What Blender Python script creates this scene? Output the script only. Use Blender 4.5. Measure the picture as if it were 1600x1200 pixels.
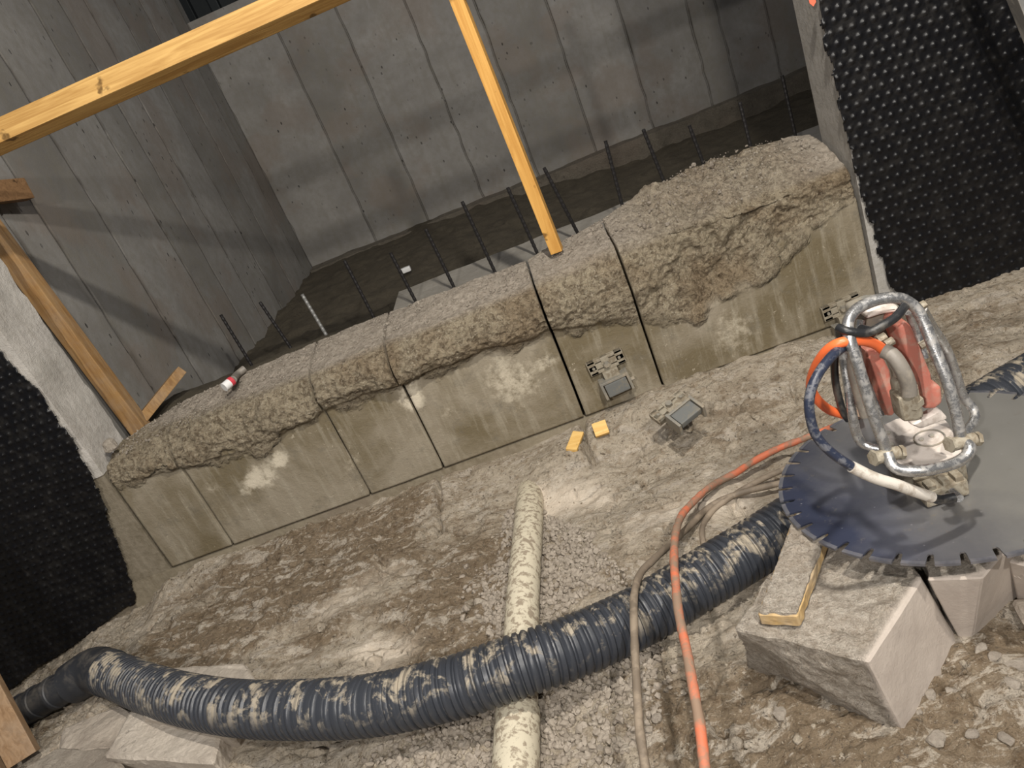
import bpy, bmesh, math, random
import numpy as np
from mathutils import Vector, Matrix
random.seed(7); RNG = np.random.default_rng(7)
for o in list(bpy.data.objects): bpy.data.objects.remove(o)
SC = bpy.context.scene; COL = SC.collection
# world axes: X along the low wall, Y into the building, Z up; front face of the low wall is the plane Y = 0
# ------------------------------------------------------------------ camera
FPX = 1202.0
CAM = np.array([2.234, -3.078, 1.7]); YAW = math.atan2(0.11022529, 0.9126952)
_N = np.array([1109.0, 2580.0]); _D = np.linalg.norm(_N); _d = _N / _D; PITCH = math.atan2(FPX, _D)
_h = np.array([-math.sin(YAW), math.cos(YAW), 0]); _z = np.array([0, 0, 1.0])
_F = _h * math.cos(PITCH) - _z * math.sin(PITCH); _R = np.array([math.cos(YAW), math.sin(YAW), 0])
_U = _h * math.sin(PITCH) + _z * math.cos(PITCH)
_IR = _d[1] * _R - _d[0] * _U; _IU = _d[0] * _R + _d[1] * _U
cd = bpy.data.cameras.new('camera'); cam = bpy.data.objects.new('camera', cd); COL.objects.link(cam)
cd.sensor_fit = 'HORIZONTAL'; cd.sensor_width = 36; cd.lens = FPX / 1600 * 36; cd.clip_start = 0.02
M = Matrix([list(_IR) + [0], list(_IU) + [0], list(-_F) + [0], [0, 0, 0, 1]]).transposed()
M.translation = Vector(CAM); cam.matrix_world = M; SC.camera = cam
# ------------------------------------------------------------------ light
w = bpy.data.worlds.new('world'); SC.world = w; w.use_nodes = True
w.node_tree.nodes['Background'].inputs[0].default_value = (0.72, 0.74, 0.8, 1)
w.node_tree.nodes['Background'].inputs[1].default_value = 0.13
def area(name, loc, target, power, size, col):
    l = bpy.data.lights.new(name, 'AREA'); l.shape = 'DISK'; l.size = size; l.energy = power; l.color = col
    o = bpy.data.objects.new(name, l); COL.objects.link(o); o.location = loc
    o.rotation_euler = (Vector(target) - Vector(loc)).to_track_quat('-Z', 'Y').to_euler(); return o
area('site_lamp_key', (2.9, -2.5, 4.2), (1.8, -0.4, 0), 140, 0.13, (1.0, 0.94, 0.85))
area('site_lamp_right', (3.4, -4.3, 3.45), (1.6, 1.0, 0.6), 110, 0.10, (1.0, 0.95, 0.88))
area('site_lamp_left', (1.3, -4.6, 2.87), (2.2, 1.0, 0.6), 95, 0.10, (1.0, 0.95, 0.9))
area('room_fill', (4.2, 2.4, 3.7), (0.2, 3.4, 1.4), 18, 0.4, (0.98, 0.97, 1.0))  # unseen fill light, added to brighten the back room
SC.view_settings.view_transform = 'Standard'; SC.view_settings.look = 'None'
SC.view_settings.gamma = 1; SC.view_settings.use_curve_mapping = False; SC.view_settings.exposure = 0.06
# ------------------------------------------------------------------ pixel <-> world helpers
def ray(x, y): return _F + _IR * (x - 800) / FPX + _IU * (600 - y) / FPX
def G(x, y, z=0.0): r = ray(x, y); return CAM + r * ((z - CAM[2]) / r[2])
def Q(x, y, q=0.0): r = ray(x, y); return CAM + r * ((q - CAM[1]) / r[1])
def S(x, y, s=0.0): r = ray(x, y); return CAM + r * ((s - CAM[0]) / r[0])
# ------------------------------------------------------------------ noise
def _hash(i, j, k):
    n = (i * 374761393 + j * 668265263 + k * 1274126177) & 0x7fffffff
    n = ((n ^ (n >> 13)) * 1274126177) & 0x7fffffff
    return ((n ^ (n >> 16)) & 0xffff) / 65535.0
def vn(p, f=1.0, seed=0):
    p = np.asarray(p, float) * f + seed * 17.31; i = np.floor(p).astype(np.int64); t = p - i; t = t * t * (3 - 2 * t)
    r = 0
    for a in (0, 1):
        for b in (0, 1):
            for c in (0, 1):
                wt = (t[:, 0] if a else 1 - t[:, 0]) * (t[:, 1] if b else 1 - t[:, 1]) * (t[:, 2] if c else 1 - t[:, 2])
                r = r + wt * _hash(i[:, 0] + a, i[:, 1] + b, i[:, 2] + c)
    return r * 2 - 1
def fbm(p, f, octv=4, seed=0, gain=0.5):
    r = 0; a = 1; tot = 0
    for o in range(octv): r = r + a * vn(p, f * 2 ** o, seed + o); tot += a; a *= gain
    return r / tot
def ss(a, b, x): t = np.clip((x - a) / (b - a), 0, 1); return t * t * (3 - 2 * t)
# ------------------------------------------------------------------ object helpers
WL = {}
def wloc(p): return np.array([0, 0, 0.0]) if p is None else WL[p.name]
def tag(o, label=None, cat=None, group=None, kind=None):
    if label: o['label'] = label
    if cat: o['category'] = cat
    if group: o['group'] = group
    if kind: o['kind'] = kind
    return o
def empty(name, loc, label, cat, group=None, kind=None):
    o = bpy.data.objects.new(name, None); COL.objects.link(o); o.location = loc; o.empty_display_size = 0.05
    WL[o.name] = np.array(loc, float); return tag(o, label, cat, group, kind)
def mk(name, V, Fc, mat, parent=None, smooth=False, attrs=None, origin=None):
    V = np.asarray(V, float); org = V.mean(0) if origin is None else np.asarray(origin, float)
    me = bpy.data.meshes.new(name); me.from_pydata((V - org).tolist(), [], [tuple(map(int, f)) for f in Fc]); me.validate(); me.update()
    if smooth: me.polygons.foreach_set('use_smooth', [True] * len(me.polygons))
    if attrs:
        for k, a in attrs.items():
            at = me.attributes.new(k, 'FLOAT', 'POINT'); at.data.foreach_set('value', np.asarray(a, np.float32))
    me.materials.append(mat); o = bpy.data.objects.new(name, me); COL.objects.link(o)
    o.parent = parent; o.location = org - wloc(parent); WL[o.name] = org; return o
def fix_normals(o):
    bm = bmesh.new(); bm.from_mesh(o.data); bmesh.ops.recalc_face_normals(bm, faces=bm.faces); bm.to_mesh(o.data); bm.free(); return o
class MB:
    def __init__(s): s.v = []; s.f = []; s.n = 0
    def add(s, V, Fc):
        s.v.append(np.asarray(V, float)); s.f += [[i + s.n for i in f] for f in Fc]; s.n += len(V); return s
    def box(s, c, ax, bv=0.0):
        c = np.asarray(c, float); ax = [np.asarray(a, float) for a in ax]
        if bv <= 0:
            V = [c + ax[0] * i + ax[1] * j + ax[2] * k for i in (-1, 1) for j in (-1, 1) for k in (-1, 1)]
            return s.add(V, [(0, 1, 3, 2), (4, 6, 7, 5), (0, 4, 5, 1), (2, 3, 7, 6), (0, 2, 6, 4), (1, 5, 7, 3)])
        L = [np.linalg.norm(a) for a in ax]; u = [a / l for a, l in zip(ax, L)]
        bm = bmesh.new(); bmesh.ops.create_cube(bm, size=1)
        for v in bm.verts: v.co = Vector((v.co.x * 2 * L[0], v.co.y * 2 * L[1], v.co.z * 2 * L[2]))
        bmesh.ops.bevel(bm, geom=bm.edges[:], offset=min(bv, min(L) * .8), segments=2, affect='EDGES', profile=.7)
        V = [c + u[0] * v.co.x + u[1] * v.co.y + u[2] * v.co.z for v in bm.verts]; Fc = [[v.index for v in f.verts] for f in bm.faces]; bm.free()
        return s.add(V, Fc)
    def tube(s, P, r, seg=12, closed=False, cap=True, rf=None):
        P = np.asarray(P, float); n = len(P); T = np.gradient(P, axis=0); T /= np.linalg.norm(T, axis=1)[:, None] + 1e-12
        up = np.array([0, 0, 1.0]) if abs(T[0][2]) < .9 else np.array([1.0, 0, 0])
        A = np.cross(T[0], up); A /= np.linalg.norm(A); V = []
        for i in range(n):
            A = A - T[i] * (A @ T[i]); A /= np.linalg.norm(A); B = np.cross(T[i], A)
            rr = r if np.isscalar(r) else r[i]
            for k in range(seg):
                a = 2 * math.pi * k / seg; V.append(P[i] + (A * math.cos(a) + B * math.sin(a)) * rr)
        Fc = [(i * seg + k, i * seg + (k + 1) % seg, (i + 1) * seg + (k + 1) % seg, (i + 1) * seg + k) for i in range(n - 1) for k in range(seg)]
        if cap: Fc += [tuple(range(seg))[::-1], tuple((n - 1) * seg + k for k in range(seg))]
        return s.add(V, Fc)
    def cyl(s, a, b, r, seg=16): return s.tube([a, b], r, seg)
    def prism(s, P, dv):
        P = np.asarray(P, float); n = len(P); dv = np.asarray(dv, float)
        return s.add(np.vstack([P, P + dv]), [tuple(range(n)), tuple(range(2 * n - 1, n - 1, -1))] + [(i, i + n, (i + 1) % n + n, (i + 1) % n) for i in range(n)])
    def build(s, name, mat, parent=None, smooth=False, fix=True, **k):
        o = mk(name, np.vstack(s.v), s.f, mat, parent, smooth, **k)
        if fix: fix_normals(o)
        if smooth:
            try: o.data.set_sharp_from_angle(angle=math.radians(40))
            except Exception: pass
        return o
def cr(P, step=0.01, n=None):
    """Catmull-Rom through the points, resampled evenly"""
    P = np.asarray(P, float); E = np.vstack([2 * P[0] - P[1], P, 2 * P[-1] - P[-2]]); out = []
    for i in range(1, len(E) - 2):
        p0, p1, p2, p3 = E[i - 1:i + 3]
        for t in np.linspace(0, 1, 24, endpoint=False):
            out.append(.5 * (2 * p1 + (p2 - p0) * t + (2 * p0 - 5 * p1 + 4 * p2 - p3) * t * t + (3 * p1 - p0 - 3 * p2 + p3) * t ** 3))
    out.append(P[-1]); out = np.array(out); d = np.r_[0, np.cumsum(np.linalg.norm(np.diff(out, axis=0), axis=1))]
    n = n or max(2, int(d[-1] / step)); u = np.linspace(0, d[-1], n)
    return np.stack([np.interp(u, d, out[:, k]) for k in range(3)], 1)
def roughblock(name, top, bot, mat, parent=None, cuts=7, amp=0.012, freq=9, seed=0, edge=0.0, flat=()):
    bm = bmesh.new(); n = len(top); tv = [bm.verts.new(p) for p in top]; bv = [bm.verts.new(p) for p in bot]
    bm.faces.new(tv); bm.faces.new(bv[::-1])
    for i in range(n): bm.faces.new([tv[i], bv[i], bv[(i + 1) % n], tv[(i + 1) % n]])
    bmesh.ops.recalc_face_normals(bm, faces=bm.faces)
    bmesh.ops.bevel(bm, geom=bm.edges[:], offset=(0.004 if flat else 0.010) + edge, segments=1, affect='EDGES')
    bmesh.ops.triangulate(bm, faces=bm.faces)
    for _ in range(8):
        lim = 0.05 * 4 / cuts
        le = [e for e in bm.edges if e.calc_length() > lim]
        if not le: break
        bmesh.ops.subdivide_edges(bm, edges=le, cuts=1, use_grid_fill=False); bmesh.ops.triangulate(bm, faces=[f for f in bm.faces if len(f.verts) > 3])
    V = np.array([v.co[:] for v in bm.verts]); bm.normal_update(); N = np.array([v.normal[:] for v in bm.verts])
    rgh = np.ones(len(V))
    for i in flat:
        a_, b_, c_ = np.array(top[i]), np.array(top[(i + 1) % n]), np.array(bot[i]); nn = np.cross(b_ - a_, c_ - a_); nn /= np.linalg.norm(nn); rgh *= ss(.002, .035, np.abs((V - a_) @ nn))
    d = (fbm(V, freq, 4, seed) * amp + np.minimum(0, fbm(V, freq * .6, 2, seed + 9) + .25) * amp * 2.2) * (.12 + .88 * rgh) + fbm(V, 45, 3, seed) * .004 * rgh
    V = V + N * d[:, None]; Fc = [[v.index for v in f.verts] for f in bm.faces]; bm.free()
    return mk(name, V, Fc, mat, parent, attrs={'rough': rgh})
# ------------------------------------------------------------------ materials
class NT:
    def __init__(s, name):
        s.m = bpy.data.materials.new(name); s.m.use_nodes = True; s.t = s.m.node_tree; s.b = s.t.nodes['Principled BSDF']
    def n(s, ty, **k):
        o = s.t.nodes.new(ty)
        for a, v in k.items(): setattr(o, a, v)
        return o
    def link(s, a, b): s.t.links.new(a, b)
    def coord(s, kind='Object', scale=(1, 1, 1)):
        if kind == 'World': c = s.n('ShaderNodeNewGeometry').outputs['Position']
        else: c = s.n('ShaderNodeTexCoord').outputs[kind]
        mp = s.n('ShaderNodeMapping'); mp.inputs['Scale'].default_value = scale; s.link(c, mp.inputs['Vector']); return mp.outputs[0]
    def noise(s, v, sc, det=6, rough=.6, dist=0.0):
        o = s.n('ShaderNodeTexNoise'); o.inputs['Scale'].default_value = sc; o.inputs['Detail'].default_value = det
        o.inputs['Roughness'].default_value = rough; o.inputs['Distortion'].default_value = dist; s.link(v, o.inputs['Vector']); return o.outputs['Fac']
    def vor(s, v, sc, feat='F1'):
        o = s.n('ShaderNodeTexVoronoi', feature=feat); o.inputs['Scale'].default_value = sc; s.link(v, o.inputs['Vector']); return o.outputs['Distance']
    def ramp(s, f, a, b, ca=(0, 0, 0, 1), cb=(1, 1, 1, 1)):
        o = s.n('ShaderNodeValToRGB'); e = o.color_ramp.elements; e[0].position = a; e[1].position = b; e[0].color = ca; e[1].color = cb
        s.link(f, o.inputs[0]); return o.outputs[0]
    def mix(s, f, a, b, bt='MIX'):
        o = s.n('ShaderNodeMix', data_type='RGBA', blend_type=bt)
        for i, x in ((0, f), (6, a), (7, b)):
            if isinstance(x, (int, float)): o.inputs[i].default_value = x
            elif isinstance(x, tuple): o.inputs[i].default_value = x if len(x) == 4 else x + (1,)
            else: s.link(x, o.inputs[i])
        return o.outputs[2]
    def math(s, op, a, b=0.0):
        o = s.n('ShaderNodeMath', operation=op)
        for i, x in ((0, a), (1, b)):
            if isinstance(x, (int, float)): o.inputs[i].default_value = x
            else: s.link(x, o.inputs[i])
        return o.outputs[0]
    def attr(s, name): return s.n('ShaderNodeAttribute', attribute_name=name).outputs['Fac']
    def bump(s, h, st, dist, prev=None):
        o = s.n('ShaderNodeBump'); o.inputs['Strength'].default_value = st; o.inputs['Distance'].default_value = dist
        s.link(h, o.inputs['Height'])
        if prev is not None: s.link(prev, o.inputs['Normal'])
        return o.outputs[0]
    def done(s, col=None, rough=None, normal=None, metal=0.0, spec=0.5):
        for nm, x in (('Base Color', col), ('Roughness', rough), ('Normal', normal), ('Metallic', metal)):
            if x is None: continue
            i = s.b.inputs[nm]
            if isinstance(x, (int, float)): i.default_value = x
            elif isinstance(x, tuple): i.default_value = x if len(x) == 4 else x + (1,)
            else: s.link(x, i)
        s.b.inputs['Specular IOR Level'].default_value = spec; return s.m
def m_ground():
    t = NT('mud_ground'); v = t.coord('World'); wet = t.attr('wet'); pal = t.attr('pale')
    vs = t.coord('World', (.55, 1.25, 1)); n1 = t.noise(vs, 4.2, 10, .66, .9); n2 = t.noise(v, 30, 8, .68, .3); n3 = t.noise(v, 120, 5, .65); n4 = t.noise(vs, 11, 8, .7, .8)
    wm = t.ramp(t.math('ADD', t.math('ADD', t.math('MULTIPLY', n1, .75), t.math('MULTIPLY', n4, .22)), wet), .50, .64)
    c = t.mix(wm, (.53, .455, .355), (.27, .205, .135)); c = t.mix(pal, c, (.56, .485, .395))
    c = t.mix(t.math('MULTIPLY', t.ramp(n4, .535, .58), .85), c, (.60, .53, .44)); n5 = t.noise(vs, 22, 9, .74, 1.0); c = t.mix(t.math('MULTIPLY', t.ramp(n5, .56, .62), .7), c, (.64, .57, .47)); c = t.mix(t.math('MULTIPLY', t.math('SUBTRACT', 1.0, t.ramp(n5, .36, .42)), .5), c, (.20, .155, .11))
    c = t.mix(t.math('MULTIPLY', t.ramp(n2, .50, .66), t.math('SUBTRACT', 1.0, t.math('MULTIPLY', pal, .8))), c, t.mix(1.0, c, (.60, .54, .47), 'MULTIPLY')); c = t.mix(t.math('MULTIPLY', t.ramp(n3, .60, .70), .7), c, (.66, .60, .50)); c = t.mix(t.math('MULTIPLY', t.ramp(t.noise(v, 70, 5, .7), .58, .66), t.math('SUBTRACT', .9, pal)), c, (.10, .08, .06))
    st = t.math('SUBTRACT', 1.0, t.math('MULTIPLY', pal, .75))
    b = t.bump(t.math('MULTIPLY', n2, st), 1.0, .030); b = t.bump(t.math('MULTIPLY', n3, st), 1.0, .009, b); b = t.bump(t.noise(v, 300, 3, .6), .5, .002, b)
    return t.done(c, t.math('SUBTRACT', .88, t.math('MULTIPLY', wm, .3)), b, spec=.4)
def m_conc(name, ca, cb, cc, pit=0.5, sc=1.0, rough=.85, streak=False, bumpd=.006, world=True):
    t = NT(name); k = 'World' if world else 'Object'; v = t.coord(k)
    n1 = t.noise(v, 2.2 * sc, 6, .6, .3); n2 = t.noise(v, 18 * sc, 7, .65); n3 = t.noise(v, 90 * sc, 4, .6)
    c = t.mix(t.ramp(n1, .32, .68), ca, cb); c = t.mix(t.math('MULTIPLY', t.ramp(n2, .42, .7), .55), c, cc)
    if streak:
        n4 = t.noise(t.coord(k, (1, 1, .13)), 14 * sc, 5, .6); c = t.mix(t.math('MULTIPLY', t.ramp(n4, .5, .72), .45), c, cc)
    b = t.bump(n2, .6, bumpd); b = t.bump(n3, .6, bumpd * .4, b)
    if pit > 0:
        jt = t.attr('joint'); c = t.mix(t.math('MULTIPLY', t.ramp(t.noise(v, 1.7, 5, .6), .52, .60), .35), c, (.21, .165, .13)); c = t.mix(jt, c, t.mix(1.0, c, (.22, .20, .18), 'MULTIPLY'))
        pn = t.coord(k, (1, 1, .55)); dn = t.vor(pn, 17); p = t.ramp(t.math('ADD', dn, t.math('MULTIPLY', t.noise(v, 40, 3), .06)), .13, .17); pm = t.mix(t.ramp(t.noise(v, 2.4, 4), .46, .60), (1, 1, 1, 1), p)
        c = t.mix(1.0, c, t.mix(pit, (1, 1, 1), pm), 'MULTIPLY'); b = t.bump(pm, .8, .004, b)
    return t.done(c, rough, b, spec=.3)
def m_low():
    t = NT('low_wall_concrete'); v = t.coord('World'); ro = t.attr('rough'); pal = t.attr('pale'); tp = t.attr('top')
    n1 = t.noise(v, 2.4, 6, .6, .4); n2 = t.noise(v, 38, 8, .70, .5); n3 = t.noise(v, 120, 5, .65)
    st = t.noise(t.coord('World', (1, 1, .12)), 26, 6, .66)
    face = t.mix(t.ramp(n1, .40, .60), (.155, .125, .075), (.275, .238, .178)); face = t.mix(t.math('MULTIPLY', t.ramp(st, .50, .66), .55), face, (.34, .305, .235))
    face = t.mix(t.math('MULTIPLY', t.ramp(t.noise(v, 8, 8, .72), .54, .68), .7), face, (.15, .132, .10)); face = t.mix(t.math('MULTIPLY', t.ramp(t.noise(v, 34, 8, .75, .6), .60, .67), t.ramp(t.noise(v, 3.3, 3), .50, .60)), face, (.56, .50, .39))
    face = t.mix(t.math('MULTIPLY', t.ramp(t.math('ADD', t.noise(v, 24, 8, .72), t.math('MULTIPLY', pal, .5)), .60, .78), t.math('MINIMUM', t.math('MULTIPLY', pal, 1.6), 1.0)), face, (.58, .52, .41))
    rg = t.mix(t.ramp(n2, .38, .56), (.185, .142, .092), (.47, .395, .28)); rg = t.mix(t.math('MULTIPLY', t.ramp(n3, .54, .66), .8), rg, (.64, .57, .44)); rg = t.mix(t.ramp(n1, .48, .60), rg, t.mix(1.0, rg, (.78, .72, .66), 'MULTIPLY'))
    tc = t.mix(t.ramp(n2, .36, .60), (.28, .24, .19), (.46, .40, .33)); tc = t.mix(t.math('MULTIPLY', t.ramp(n3, .58, .68), .6), tc, (.58, .53, .46)); rg = t.mix(tp, rg, tc)
    c = t.mix(ro, face, rg)
    bs = t.mix(ro, (.10, .10, .10), t.mix(tp, (1, 1, 1), (.45, .45, .45)))
    b = t.bump(t.math('MULTIPLY', n2, bs), 1.0, .040); b = t.bump(t.math('MULTIPLY', n3, bs), 1.0, .016, b)
    return t.done(c, .86, b, spec=.3)
def m_wood(name, ca, cb, axis='X', sc=1.0, dirt=0.0):
    t = NT(name); s = {'X': (.12, 2, 2), 'Z': (2, 2, .12), 'Y': (2, .12, 2)}[axis]; v = t.coord('Object', tuple(x * sc for x in s))
    g = t.noise(v, 22, 6, .6, 1.2); c = t.mix(t.ramp(g, .36, .66), ca, cb); k = t.noise(t.coord('Object'), 14, 3, .5)
    c = t.mix(t.ramp(k, .66, .72), c, tuple(x * .4 for x in ca))
    if dirt: c = t.mix(t.math('MULTIPLY', t.ramp(t.noise(t.coord('Object'), 9, 7, .7), .4, .6), dirt), c, (.35, .29, .22))
    return t.done(c, .62, t.bump(g, .4, .003), spec=.3)
def m_plain(name, col, rough=.5, metal=0.0, dirt=None, dcol=(.42, .36, .28), dsc=14, dlo=.5, dhi=.62, spec=.5, top=False):
    t = NT(name); v = t.coord('Object'); c = col + (1,) if len(col) == 3 else col; r = rough
    n = t.noise(v, dsc, 8, .68, .4); b = t.bump(t.noise(v, dsc * 6, 4), .25, .002)
    if dirt:
        f = t.ramp(n, dlo, dhi); f = t.math('MULTIPLY', f, dirt)
        if top:
            g = t.n('ShaderNodeNewGeometry'); sp = t.n('ShaderNodeSeparateXYZ'); t.link(g.outputs['Normal'], sp.inputs[0])
            f = t.math('MULTIPLY', f, t.ramp(sp.outputs['Z'], .05, .75))
        cc = t.mix(f, c, dcol); r = t.math('ADD', t.math('MULTIPLY', f, .8 - rough), rough); mt = t.math('MULTIPLY', t.math('SUBTRACT', 1.0, f), metal)
        return t.done(cc, r, b, mt, spec)
    return t.done(c, r, b, metal, spec)
GROUND = m_ground(); LOW = m_low()
BACKW = m_conc('board_marked_concrete', (.205, .195, .18), (.30, .288, .268), (.20, .185, .155), .7, streak=True, bumpd=.003)
BACKW2 = m_conc('board_marked_concrete_darker', (.175, .165, .15), (.255, .245, .228), (.19, .175, .14), .7, streak=True, bumpd=.003)
JAMB = m_conc('cut_wall_concrete', (.42, .40, .36), (.56, .53, .49), (.36, .33, .29), 0, 2.0, streak=True, bumpd=.01)
FOOT = m_conc('footing_concrete', (.11, .097, .075), (.19, .165, .13), (.24, .21, .165), .3, 4, bumpd=.03)
BLK = m_conc('broken_concrete', (.40, .345, .285), (.50, .44, .37), (.33, .28, .23), .3, 3, bumpd=.012)
def m_block():
    t = NT('broken_block_concrete'); v = t.coord('World'); ro = t.attr('rough'); n1 = t.noise(v, 5, 6, .6); n2 = t.noise(v, 55, 8, .7, .4); n3 = t.noise(v, 160, 4, .65)
    a = t.mix(t.ramp(n1, .35, .65), (.40, .345, .30), (.50, .44, .385)); a = t.mix(t.math('MULTIPLY', t.math('SUBTRACT', 1.0, t.ramp(t.vor(v, 60), .06, .14)), .4), a, (.28, .24, .20))
    r = t.mix(t.ramp(n2, .38, .6), (.42, .355, .285), (.68, .61, .52)); r = t.mix(t.math('MULTIPLY', t.ramp(n1, .5, .62), .5), r, (.42, .34, .26)); r = t.mix(t.math('MULTIPLY', t.ramp(n3, .56, .66), .6), r, (.72, .67, .59))
    h = t.mix(ro, (.06, .06, .06), (1, 1, 1)); b = t.bump(t.math('MULTIPLY', n2, h), 1.0, .030); b = t.bump(t.math('MULTIPLY', n3, h), 1.0, .010, b)
    return t.done(t.mix(ro, a, r), .85, b, spec=.3)
BLK2 = m_block()
BLKR = m_conc('broken_concrete_rough', (.44, .385, .32), (.55, .49, .41), (.34, .29, .235), .2, 6, bumpd=.03)
SOIL = m_conc('dark_soil', (.075, .062, .042), (.125, .105, .072), (.17, .145, .105), 0, 5, bumpd=.05)
SLAB = m_conc('pale_slab_concrete', (.48, .425, .36), (.60, .535, .455), (.38, .33, .27), .3, 5, bumpd=.008)
STONE = m_conc('gravel_stone', (.24, .205, .165), (.42, .37, .31), (.30, .25, .20), 0, 12, bumpd=.004)
STONEP = m_conc('pale_stone', (.30, .26, .215), (.43, .38, .32), (.25, .21, .17), 0, 8, bumpd=.014)
PLAST = m_plain('black_dimpled_plastic', (.0045, .0045, .0055), .36, 0, .35, (.030, .027, .023), 16, .48, .66, spec=.35)
HOSE = m_plain('black_corrugated_plastic', (.034, .038, .047), .40, 0, .95, (.36, .31, .235), 13, .515, .60, top=True)
HOSED = m_plain('dusty_black_plastic', (.028, .03, .035), .5, 0, .6, (.24, .21, .17), 8, .45, .7, top=True)
PVC = m_plain('muddy_beige_pvc', (.60, .545, .42), .5, 0, .85, (.24, .19, .135), 42, .49, .57)
TIM = m_wood('yellow_timber', (.40, .22, .065), (.58, .36, .125)); TIMZ = m_wood('orange_timber_upright', (.50, .25, .055), (.66, .37, .10), 'Z')
TIMB = m_wood('brown_timber', (.24, .13, .05), (.38, .225, .09), 'Z', 1, .25); TIMP = m_wood('weathered_plank_wood', (.22, .13, .065), (.33, .21, .115), 'Z', 1, .3); TIMD = m_wood('dark_timber', (.20, .11, .05), (.30, .17, .08), 'X')
TIMM = m_wood('muddy_timber', (.42, .28, .12), (.54, .38, .18), 'Y', 1, .6)
REBAR = m_plain('rusty_rebar', (.018, .016, .016), .6, .3); REBARL = m_plain('grey_rebar', (.32, .32, .31), .5, .5)
STEEL = m_plain('galvanised_tube', (.44, .44, .44), .27, .85, .55, (.26, .235, .20), 55, .48, .62)
STEELG = m_plain('muddy_steel', (.26, .25, .22), .55, .4, .8, (.30, .25, .18), 20, .42, .6)
CAST = m_plain('muddy_cast_metal', (.33, .295, .23), .6, .2, .8, (.17, .135, .09), 40, .45, .56)
PAD = m_plain('grey_pad', (.135, .14, .135), .6, 0, .6, (.2, .175, .13), 30)
RED = m_plain('faded_red_paint', (.50, .17, .125), .5, 0, .75, (.44, .28, .22), 24, .48, .60)
PLATE = m_plain('pale_cover_plate', (.72, .65, .59), .5, .1, .6, (.36, .30, .25), 22, .5, .62)
ORANGE = m_plain('orange_rubber', (.85, .16, .045), .4); ORD = m_plain('muddy_orange_rubber', (.62, .17, .085), .55, 0, .92, (.24, .185, .13), 9, .42, .55)
HOSEG = m_plain('mud_coated_rubber', (.17, .135, .10), .65, 0, .7, (.31, .25, .185), 14, .47, .6)
BLUEH = m_plain('blue_black_rubber', (.022, .028, .05), .33, 0, .5, (.20, .20, .21), 60, .50, .60); WHT = m_plain('dirty_white_sleeve', (.62, .58, .52), .5, 0, .6, (.28, .22, .16), 24, .5, .6)
GREYH = m_plain('grey_rubber', (.20, .18, .155), .5, 0, .5, (.34, .3, .24), 20); BLK_R = m_plain('black_rubber', (.015, .016, .018), .4, 0, .3, (.2, .18, .15), 20)
ALU = m_plain('aluminium', (.62, .60, .56), .35, .8, .4, (.4, .36, .3), 8); DARKM = m_plain('dark_steel_sheet', (.012, .016, .018), .6, .3)
WOODY = m_wood('fresh_wedge_wood', (.66, .40, .12), (.78, .53, .20), 'X'); YEL = m_plain('yellow_plastic', (.85, .70, .08), .4)
WHITE = m_plain('white_plastic', (.75, .75, .74), .4); REDP = m_plain('red_plastic', (.55, .05, .07), .4); PAINT = m_plain('orange_spray_paint', (1.0, .17, .09), .6)
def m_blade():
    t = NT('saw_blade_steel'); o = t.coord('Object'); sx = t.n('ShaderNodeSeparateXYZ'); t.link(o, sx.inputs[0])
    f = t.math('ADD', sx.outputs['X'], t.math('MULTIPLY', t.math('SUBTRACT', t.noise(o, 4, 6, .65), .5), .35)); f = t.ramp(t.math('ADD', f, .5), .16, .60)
    c = t.mix(f, (.052, .062, .108), (.36, .35, .325)); n = t.noise(o, 30, 6, .7)  # bluish reflection painted into the steel colour, fading out along X
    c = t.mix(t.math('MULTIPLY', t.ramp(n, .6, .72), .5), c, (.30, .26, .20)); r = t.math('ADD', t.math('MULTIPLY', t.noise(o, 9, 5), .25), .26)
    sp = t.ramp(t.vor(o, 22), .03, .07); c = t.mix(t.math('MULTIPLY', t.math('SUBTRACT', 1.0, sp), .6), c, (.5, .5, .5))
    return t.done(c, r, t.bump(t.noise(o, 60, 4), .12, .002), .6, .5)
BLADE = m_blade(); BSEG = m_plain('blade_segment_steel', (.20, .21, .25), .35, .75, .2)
# ------------------------------------------------------------------ ground
PVC_PX = [(831, 760), (829, 785), (821, 870), (815, 980), (810, 1090), (806, 1200), (801, 1330)]
PVC_P = np.array([G(x, y, (-.075, -.005, .038)[min(k, 2)]) for k, (x, y) in enumerate(PVC_PX)])
def polyg(px, z=0.0): return np.array([G(x, y, z)[:2] for x, y in px])
def inpoly(P, poly):
    x, y = P[:, 0], P[:, 1]; r = np.zeros(len(P), bool); j = len(poly) - 1
    for i in range(len(poly)):
        xi, yi = poly[i]; xj, yj = poly[j]
        c = ((yi > y) != (yj > y)) & (x < (xj - xi) * (y - yi) / (yj - yi + 1e-12) + xi); r ^= c; j = i
    return r
def dseg(P, line):
    d = np.full(len(P), 9.0)
    for a, b in zip(line[:-1], line[1:]):
        ab = b - a; t = np.clip(((P - a) @ ab) / (ab @ ab), 0, 1); d = np.minimum(d, np.linalg.norm(P - a - t[:, None] * ab, axis=1))
    return d
CRACKS = [(polyg([(352, 1037), (380, 1015), (405, 998), (425, 985), (452, 955)]), .016, .045), (polyg([(388, 990), (415, 975), (440, 958)]), .008, .03),
          (polyg([(694, 725), (697, 760), (690, 800), (688, 830)]), .010, .05), (polyg([(917, 672), (922, 705), (926, 735)]), .012, .06),
          (polyg([(590, 1045), (600, 1010), (625, 985), (650, 990)]), .012, .03), (polyg([(680, 1000), (700, 960), (735, 955)]), .009, .02), (polyg([(1000, 985), (1010, 1020)]), .02, .02)]
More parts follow.
